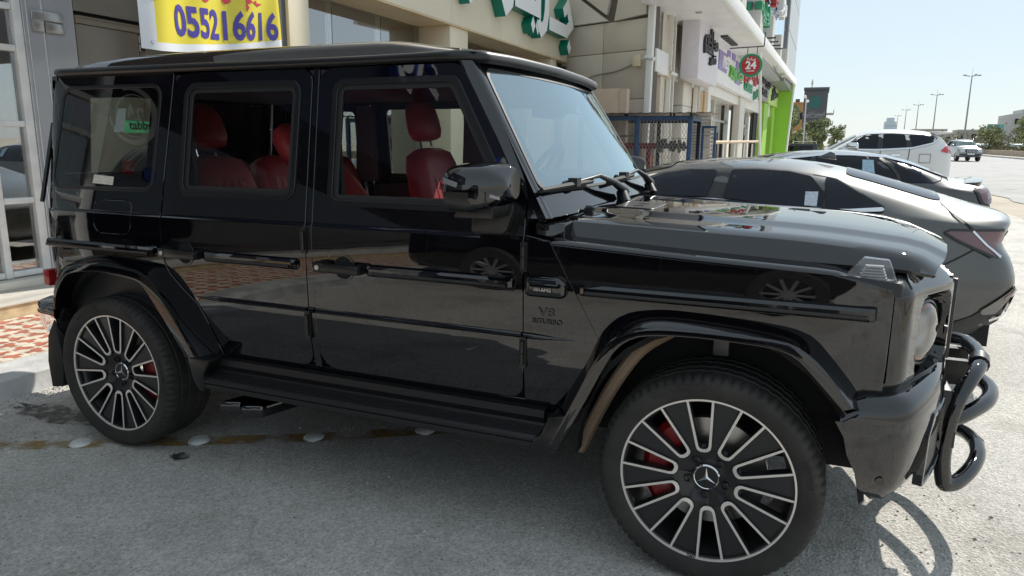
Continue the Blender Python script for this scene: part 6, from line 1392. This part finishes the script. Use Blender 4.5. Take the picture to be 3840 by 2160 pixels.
# ================================================================== far setting: median, lamps, trees, buildings
GL = lambda y: gz(y)
MST = mat('median_stone', (.36, .30, .23), .8, var=.2, scale=3, bmp=.2); KW = mat('kerb_pale', (.45, .44, .42), .8, var=.15, scale=2)
ys = [40 + 10 * k for k in range(40)]
def strip3(x0, x1, z0, z1, dx=0):
    V, F = [], []
    for y in ys:
        k = 19.6 + .0 * y; V += [(k + x0, y, GL(y) + z0), (k + x0, y, GL(y) + z1), (k + x1, y, GL(y) + z1), (k + x1, y, GL(y) + z0)]
    for i in range(len(ys) - 1):
        for a in range(3): F.append((4 * i + a, 4 * i + 4 + a, 4 * i + 5 + a, 4 * i + 1 + a))
    return V, F
struct('median_kerb', strip3(0, .35, -.02, .16), KW, sharp=0)
struct('median_path', strip3(.35, 2.0, -.02, .12), SANDM, sharp=0)
MW = solo('median_wall', strip3(2.0, 2.4, 0, .75), MST, 'low brown stone wall along the planted median', 'wall', base=(21.8, 120, GL(120)), sharp=0)
struct('median_soil', strip3(2.4, 12.0, 0, .70), SANDM, sharp=0)
LEAF = mat('leaf_green', (.24, .27, .13), .6, var=.45, scale=1.2); LEAF2 = mat('leaf_dark', (.22, .25, .12), .6, var=.45, scale=.8); PALM = mat('palm_green', (.11, .12, .055), .6, var=.35, scale=1.5); BARK = mat('bark', (.14, .10, .07), .9, var=.2, scale=6)
def leaves(n, fn, size, rnd):
    V, F = [], []
    for _ in range(n):
        c = fn(); a = Vector((rnd.gauss(0, 1), rnd.gauss(0, 1), rnd.gauss(0, 1))).normalized(); b = a.orthogonal().normalized(); d = a.cross(b); s = size * rnd.uniform(.6, 1.4); k = len(V)
        V += [tuple(c - b * s), tuple(c + d * s * .5), tuple(c + b * s), tuple(c - d * s * .5)]; F.append((k, k + 1, k + 2, k + 3))
    return V, F
def tree(name, label, x, y, h, rad, seed, m=LEAF, cat='tree', group=None, n=1500, size=.14, trunk=.45, low=.25):
    rnd = random.Random(seed); z = GL(y); T = thing(name, label, cat, (x, y, z), 0, group)
    limbs = []; tips = []
    limbs.append(tube([(x, y, z), (x + rnd.uniform(-.1, .1), y, z + h * trunk * .6), (x + rnd.uniform(-.2, .2), y + rnd.uniform(-.2, .2), z + h * trunk)], [h * .022, h * .017, h * .014], 7))
    for k in range(7):
        a = rnd.uniform(0, 2 * pi); e = rnd.uniform(.3, 1.0); t = Vector((x + cos(a) * rad * e * .7, y + sin(a) * rad * e * .7, z + h * rnd.uniform(.55, .95))); tips.append(t)
        limbs.append(tube([(x, y, z + h * trunk * rnd.uniform(.6, 1)), tuple(Vector((x, y, z + h * trunk)).lerp(t, .55) + Vector((0, 0, .1))), tuple(t)], [h * .011, h * .007, h * .003], 5))
    mk('trunk', J(*limbs), BARK, T, sharp=60)
    blobs = [(t, rad * rnd.uniform(.28, .5)) for t in tips] + [(Vector((x + rnd.uniform(-.5, .5) * rad, y + rnd.uniform(-.5, .5) * rad, z + h * rnd.uniform(low + .1, .9))), rad * rnd.uniform(.25, .5)) for _ in range(9)]
    def pt():
        c, r = rnd.choice(blobs); d = Vector((rnd.gauss(0, 1), rnd.gauss(0, 1), rnd.gauss(0, .8))).normalized() * r * rnd.random() ** .45; return c + d
    mk('crown', leaves(n, pt, size, rnd), m, T, sharp=0); return T
def palm(label, x, y, h, seed, spread=1.4):
    rnd = random.Random(seed); z = GL(y); T = thing('palm_tree', label, 'palm', (x, y, z), 0, 'young palms on the median')
    mk('trunk', tube([(x, y, z + .6), (x + rnd.uniform(-.1, .1), y, z + h * .5), (x + rnd.uniform(-.15, .15), y, z + h)], [.14, .12, .12], 7), BARK, T, sharp=60); V, F = [], []
    for k in range(22):
        a = 2 * pi * k / 22 + rnd.uniform(-.2, .2); el = rnd.uniform(.3, 1.4); L = spread * rnd.uniform(.8, 1.2); P = []
        for j in range(6):
            t = j / 5; P.append(Vector((x + cos(a) * L * t * cos(el * (1 - t * .6)), y + sin(a) * L * t * cos(el * (1 - t * .6)), z + h + L * (t * sin(el) - .75 * t * t))))
        for j in range(5):
            d = (P[j + 1] - P[j]).normalized(); sd = d.cross(Vector((0, 0, 1))).normalized() * (.13 * (1 - j / 6))
            n0 = len(V); V += [tuple(P[j] + sd - Vector((0, 0, .08))), tuple(P[j]), tuple(P[j + 1]), tuple(P[j + 1] + sd * .8 - Vector((0, 0, .08))), tuple(P[j] - sd - Vector((0, 0, .08))), tuple(P[j + 1] - sd * .8 - Vector((0, 0, .08)))]; F += [(n0, n0 + 1, n0 + 2, n0 + 3), (n0 + 1, n0 + 4, n0 + 5, n0 + 2)]
    mk('fronds', (V, F), PALM, T, sharp=0); return T
# trees at the street side left of the dark tower
tree('street_tree', 'large soft green tree beside the green end wall, left of the lamp pole', -3.6, 84, 5.6, 2.3, 3, LEAF2, n=5200, size=.17, trunk=.3, low=.1)
tree('street_tree', 'green tree in front of the dark tower, right of the lamp pole', -.4, 88, 4.4, 1.7, 4, LEAF2, n=4800, size=.17, trunk=.3, low=.1)
tree('street_tree', 'small thin crowned tree at the right foot of the dark tower', 2.0, 92, 3.6, 1.0, 5, LEAF, n=1800, size=.14, trunk=.35, low=.2)
tree('street_tree', 'low wide tree peeping over the white car windscreen', -1.6, 72, 2.6, 1.5, 6, LEAF2, n=2600, size=.16, trunk=.3, low=.1)
# median planting, right of the lamp posts
mt = [(22.6, 119, 4.0, 2.2, 'bushy bright green tree left of the silver car'), (24.8, 128, 3.2, 1.6, 'low green tree behind the silver car'), (25.8, 112, 5.0, 2.0, 'wide feathery tree right of the tall lamp'), (30.2, 118, 5.2, 2.2, 'loose green tree before the green billboard'), (33.2, 112, 5.6, 2.3, 'tall thin tree at the right edge beside the pale building'), (28.0, 124, 4.2, 1.8, 'small pale tree between the billboard and the tall lamp'), (36.5, 116, 4.6, 2.2, 'green tree at the far right edge of the median')]
for i, (x, y, h, r, l) in enumerate(mt): tree('median_tree', l, x, y, h, r, 20 + i, LEAF, group='trees on the median', n=1300, size=.17, trunk=.5, low=.35)
for i, (x, y, h, l) in enumerate(((26.3, 113, 3.6, 'tall young palm next to the feathery tree'), (30.5, 110, 3.4, 'young palm just left of the thin trunks'), (34.2, 108, 4.0, 'tallest young palm near the right edge'), (24.0, 122, 2.4, 'small young palm behind the silver car'))): palm(l, x, y, h, 50 + i)
rnd = random.Random(3)
for i, (x, y) in enumerate(((28.6, 108), (31.0, 106), (31.8, 107), (32.6, 106), (33.3, 108), (35.2, 107))): solo('young_trunk', tube([(x, y, GL(y)), (x + rnd.uniform(-.1, .1), y, GL(y) + 2), (x + rnd.uniform(-.2, .2), y, GL(y) + 3.6)], [.08, .07, .04], 6), BARK, ['leftmost slim bare trunk on the median, below the billboard', 'second slim bare trunk on the median from the left', 'third slim bare trunk on the median from the left', 'fourth slim bare trunk on the median from the left', 'fifth slim bare trunk on the median from the left', 'rightmost slim bare trunk on the median'][i], 'tree trunk', 'slim trunks on the median', base=(x, y, GL(y)), sharp=60)
def hedge():
    return Vector((rnd.uniform(22.1, 24.5), rnd.uniform(80, 190), 0))
def hp_():
    p = hedge(); p.z = GL(p.y) + .72 + rnd.uniform(0, .45); return p
h = link('ground_cover', mesh('ground_cover', *leaves(6000, hp_, .16, rnd), mat('hedge_green', (.10, .095, .04), .7, var=.4, scale=.6), sharp=0)); h['kind'] = 'stuff'
def fw_(): 
    y = rnd.uniform(190, 420); return Vector((rnd.uniform(24, 90), y, GL(y) + abs(rnd.gauss(0, 1)) * 1.6 + .4))
h = link('far_greenery', mesh('far_greenery', *leaves(9000, fw_, .5, rnd), mat('far_leaves', (.13, .135, .08), .7, var=.3, scale=.2), sharp=0)); h['kind'] = 'stuff'
# lamp posts
LST = mat('lamp_steel', (.26, .27, .28), .5, .4)
def lamp(x, y, h, label):
    z = GL(y); T = thing('street_lamp', label, 'street lamp', (x, y, z), 0, 'tall street lamps along the median')
    mk('pole', tube([(x, y, z), (x, y, z + h * .5), (x, y, z + h)], [.17, .13, .08], 8), LST, T, sharp=60)
    for a in range(4):
        c, s = cos(a * pi / 2 + .3), sin(a * pi / 2 + .3); mk('lamp_arm', tube([(x, y, z + h - .15), (x + 1.1 * c, y + 1.1 * s, z + h + .02)], .04, 5), LST, T); mk('lamp_head', tube([(x + .9 * c, y + .9 * s, z + h), (x + 1.45 * c, y + 1.45 * s, z + h + .05)], .11, 6), LST, T)
    mk('lightning_rod', tube([(x, y, z + h), (x, y, z + h + 1.3)], .02, 4), LST, T)
for x, y, zt, l in ((23.5, 145.3, 13.4, 'tallest nearest street lamp against the sky'), (24.8, 195.7, 13.4, 'second tallest street lamp against the sky'), (26.0, 241.5, 13.4, 'third street lamp from the right, above the white car roof'), (26.5, 279.5, 13.7, 'fourth street lamp from the right, above the white car roof'), (29.0, 337.1, 13.9, 'smallest farthest street lamp, next to the hazy glass tower')): lamp(x, y, zt - GL(y) + .4, l)
SPL = thing('lamp_pole', 'thin pole with two round lamps in front of the dark tower', 'street lamp', (-1.0, 63, GL(63))); mk('pole', tube([(-1.0, 63, GL(63)), (-1.1, 63, 5.6)], [.07, .05], 8), mat('pole_grey', (.42, .42, .43), .5), SPL, sharp=60)
for dx, dz in ((-.1, 5.62), (.12, 5.25)): mk('lamp_globe', lathe([(.02, -.12), (.12, -.04), (.12, .05), (.03, .13)], 2, (-1.1 + dx, 62.95, dz), 12), WHITE, SPL, sharp=60)
# dark tower with emblem
TWM = mat('tower_dark', (.075, .078, .088), .6, var=.08, scale=.3); TWP = mat('tower_pale', (.42, .42, .42), .6)
TW = thing('dark_tower', 'dark grey tower building with faded green emblem and a line of pale lettering', 'building', (-.7, 121, GL(121)))
mk('tower_front', (lambda a, b: J(a, b))(box(-2.6, .75, 119.4, 119.8, .5, 10.1), box(-2.7, .95, 119.2, 127, 10.1, 10.5)), TWM, TW, bevel=.05); mk('tower_side', box(.5, .75, 119.8, 127, .5, 10.1), TWP, TW)
for k in range(3): mk('side_strip', box(.76, .82, 120.6 + 2.2 * k, 121.4 + 2.2 * k, 3, 10), TWM, TW)
mk('emblem', lathe([(.95, 0), (.95, -.05)], 1, (-.95, 119.38, 8.25), 24), mat('emblem_teal', (.02, .11, .10), .6), TW); t = text_mesh(arab('\u0627\u0644\u062c\u0645\u0639\u064a\u0629 \u0627\u0644\u062e\u064a\u0631\u064a\u0629'), .85, .05, .01)
mk('tower_lettering', yface(([(a * .62, b, c) for a, b, c in t[0]], t[1]), -1.0, 119.35, 6.25), mat('tower_letters', (.35, .35, .36), .6), TW, sharp=0); mk('tower_underline', box(-2.2, .4, 119.36, 119.39, 6.0, 6.06), bpy.data.materials['tower_letters'], TW)
mk('tower_block', box(-2.5, .5, 119.8, 127, .5, 10.1), TWM, TW); mk('roof_mast', J(tube([(-1.6, 121, 10.4), (-1.6, 121, 11.8)], .09, 6), box(-1.75, -1.45, 120.9, 121.1, 11, 11.5)), STEEL, TW)
for k in range(4): mk('side_balcony', J(box(.82, 1.9, 122, 127, 1.5 + 1.7 * k, 1.65 + 1.7 * k), box(1.84, 1.9, 122, 127, 1.65 + 1.7 * k, 2.2 + 1.7 * k)), TWP, TW)
OB = thing('orange_building', 'small orange building behind the trees, left of the dark tower', 'building', (-4, 136, GL(136))); mk('wall', box(-5.2, -2.2, 134.5, 139, .5, 8.9), mat('orange_wall', (.46, .23, .08), .7), OB, bevel=.05); mk('parapet', box(-5.3, -2.1, 134.4, 139.1, 8.9, 9.15), bpy.data.materials['orange_wall'], OB); mk('roof_box', box(-4.3, -3.6, 135, 136, 9.15, 9.7), TWM, OB)
for k in range(2): mk('window', box(-4.6 + 1.2 * k, -3.9 + 1.2 * k, 134.44, 134.5, 6.2, 7.4), CARG, OB)
YB = thing('row_of_houses', 'narrow yellow and white house fronts just beyond the green end wall', 'building', (-4.5, 70, GL(70))); mk('wall', box(-6.0, -3.55, 70, 80, 0, 6.2), OFFW, YB); mk('yellow_band', box(-3.55, -3.45, 71, 74, 2.5, 6.6), mat('yellow_wall', (.55, .38, .10), .6), YB)
for k in range(5): mk('balcony', box(-3.6, -2.9, 66, 70, 2.2 + .55 * k, 2.42 + .55 * k), OFFW, YB, bevel=.03)
# far glass towers, the haze put into their pale bluish colour
HZ = mat('haze_tinted_glass', (.46, .56, .64), .4, var=.1, scale=.02); 
def skyt(label, x, y, w, z1, split=0):
    T = thing('glass_tower', label, 'tower', (x, y, 0)); mk('shaft', box(x - w / 2, x + w / 2, y, y + w, 0, z1), HZ, T)
    mk('crown_block', box(x - w * .32, x + w * .30, y - .5, y + w, z1, z1 + w * .35), HZ, T)
    for k in range(5): mk('floor_band', box(x - w / 2 - .5, x + w / 2 + .5, y - .8, y, z1 * (.3 + .13 * k), z1 * (.3 + .13 * k) + 2), mat('haze_tinted_band', (.38, .48, .57), .5), T)
skyt('pale blue glass tower on the horizon beside the smallest lamp', 132, 1700, 22, 54); skyt('shorter pale blue tower just left of the hazy glass tower', 116, 1720, 13, 34); skyt('tiny pale tower farthest left on the horizon', 96, 1750, 10, 24)
# buildings across the road
BBD = thing('billboard', 'small green and blue billboard above the median trees', 'billboard', (34, 178, GL(178))); mk('panel', box(32.6, 35.5, 178, 178.3, 3.4, 6.5), mat('board_green', (.10, .19, .16), .5), BBD, bevel=.03); mk('panel_print', (lambda V: (V, [(0, 1, 2, 3)]))([(34.2, 177.98, 3.5), (35.4, 177.98, 3.5), (35.4, 177.98, 6.4), (34.8, 177.98, 6.4)]), mat('board_blue', (.08, .33, .36), .5), BBD); mk('post', box(33.9, 34.2, 178.1, 178.5, .5, 3.4), STEEL, BBD)
WB = thing('pale_building', 'pale grey building with window rows at the far right edge', 'building', (60, 265, GL(265))); PBM = mat('pale_wall', (.46, .46, .45), .7, var=.06, scale=.2); mk('wall', box(53.5, 82, 262, 280, 1, 11.8), PBM, WB); mk('roof_box', box(56.5, 78, 264, 276, 11.8, 13.2), PBM, WB)
for i in range(5):
    for j in range(3): mk('window', box(54.5 + 4 * i, 56.5 + 4 * i, 261.9, 262, 3.0 + 2.9 * j, 4.6 + 2.9 * j), CARG, WB)
fh = [(34, 260, 9, 4.5), (45, 270, 8, 5.5), (55, 300, 12, 6), (66, 330, 14, 7.5), (30, 330, 10, 6), (44, 360, 13, 7.2)]
fl = ['low beige house left of the billboard behind the median', 'low beige house right of the billboard behind the median', 'wide beige house beside the pale building', 'tallest beige house behind the pale building', 'beige house behind the tallest lamp', 'far beige house behind the billboard']
FHM = mat('far_wall', (.40, .36, .31), .8, var=.08, scale=.2)
for (x, y, w, h_), l in zip(fh, fl):
    T = thing('far_house', l, 'house', (x, y, GL(y)), 0, 'low houses across the road'); mk('wall', box(x - w / 2, x + w / 2, y, y + 10, GL(y), GL(y) + h_), FHM, T); mk('roof_parapet', box(x - w / 2 - .1, x + w / 2 + .1, y - .1, y + 10, GL(y) + h_, GL(y) + h_ + .4), PBM, T)
    for k in range(int(w / 3)): mk('window', box(x - w / 2 + 1 + 3 * k, x - w / 2 + 2.2 + 3 * k, y - .06, y, GL(y) + h_ - 2.4, GL(y) + h_ - 1), CARG, T)
# litter
for i, (x, y, l) in enumerate(((3.9, 9.2, 'white scrap of paper on the sandy edge of the lot'), (-3.95, -1.0, 'white cigarette packet beside the kerb stones'))): solo('litter', box(x, x + .10, y, y + .06, .004, .018), WHITE, l, 'litter', bevel=.003)
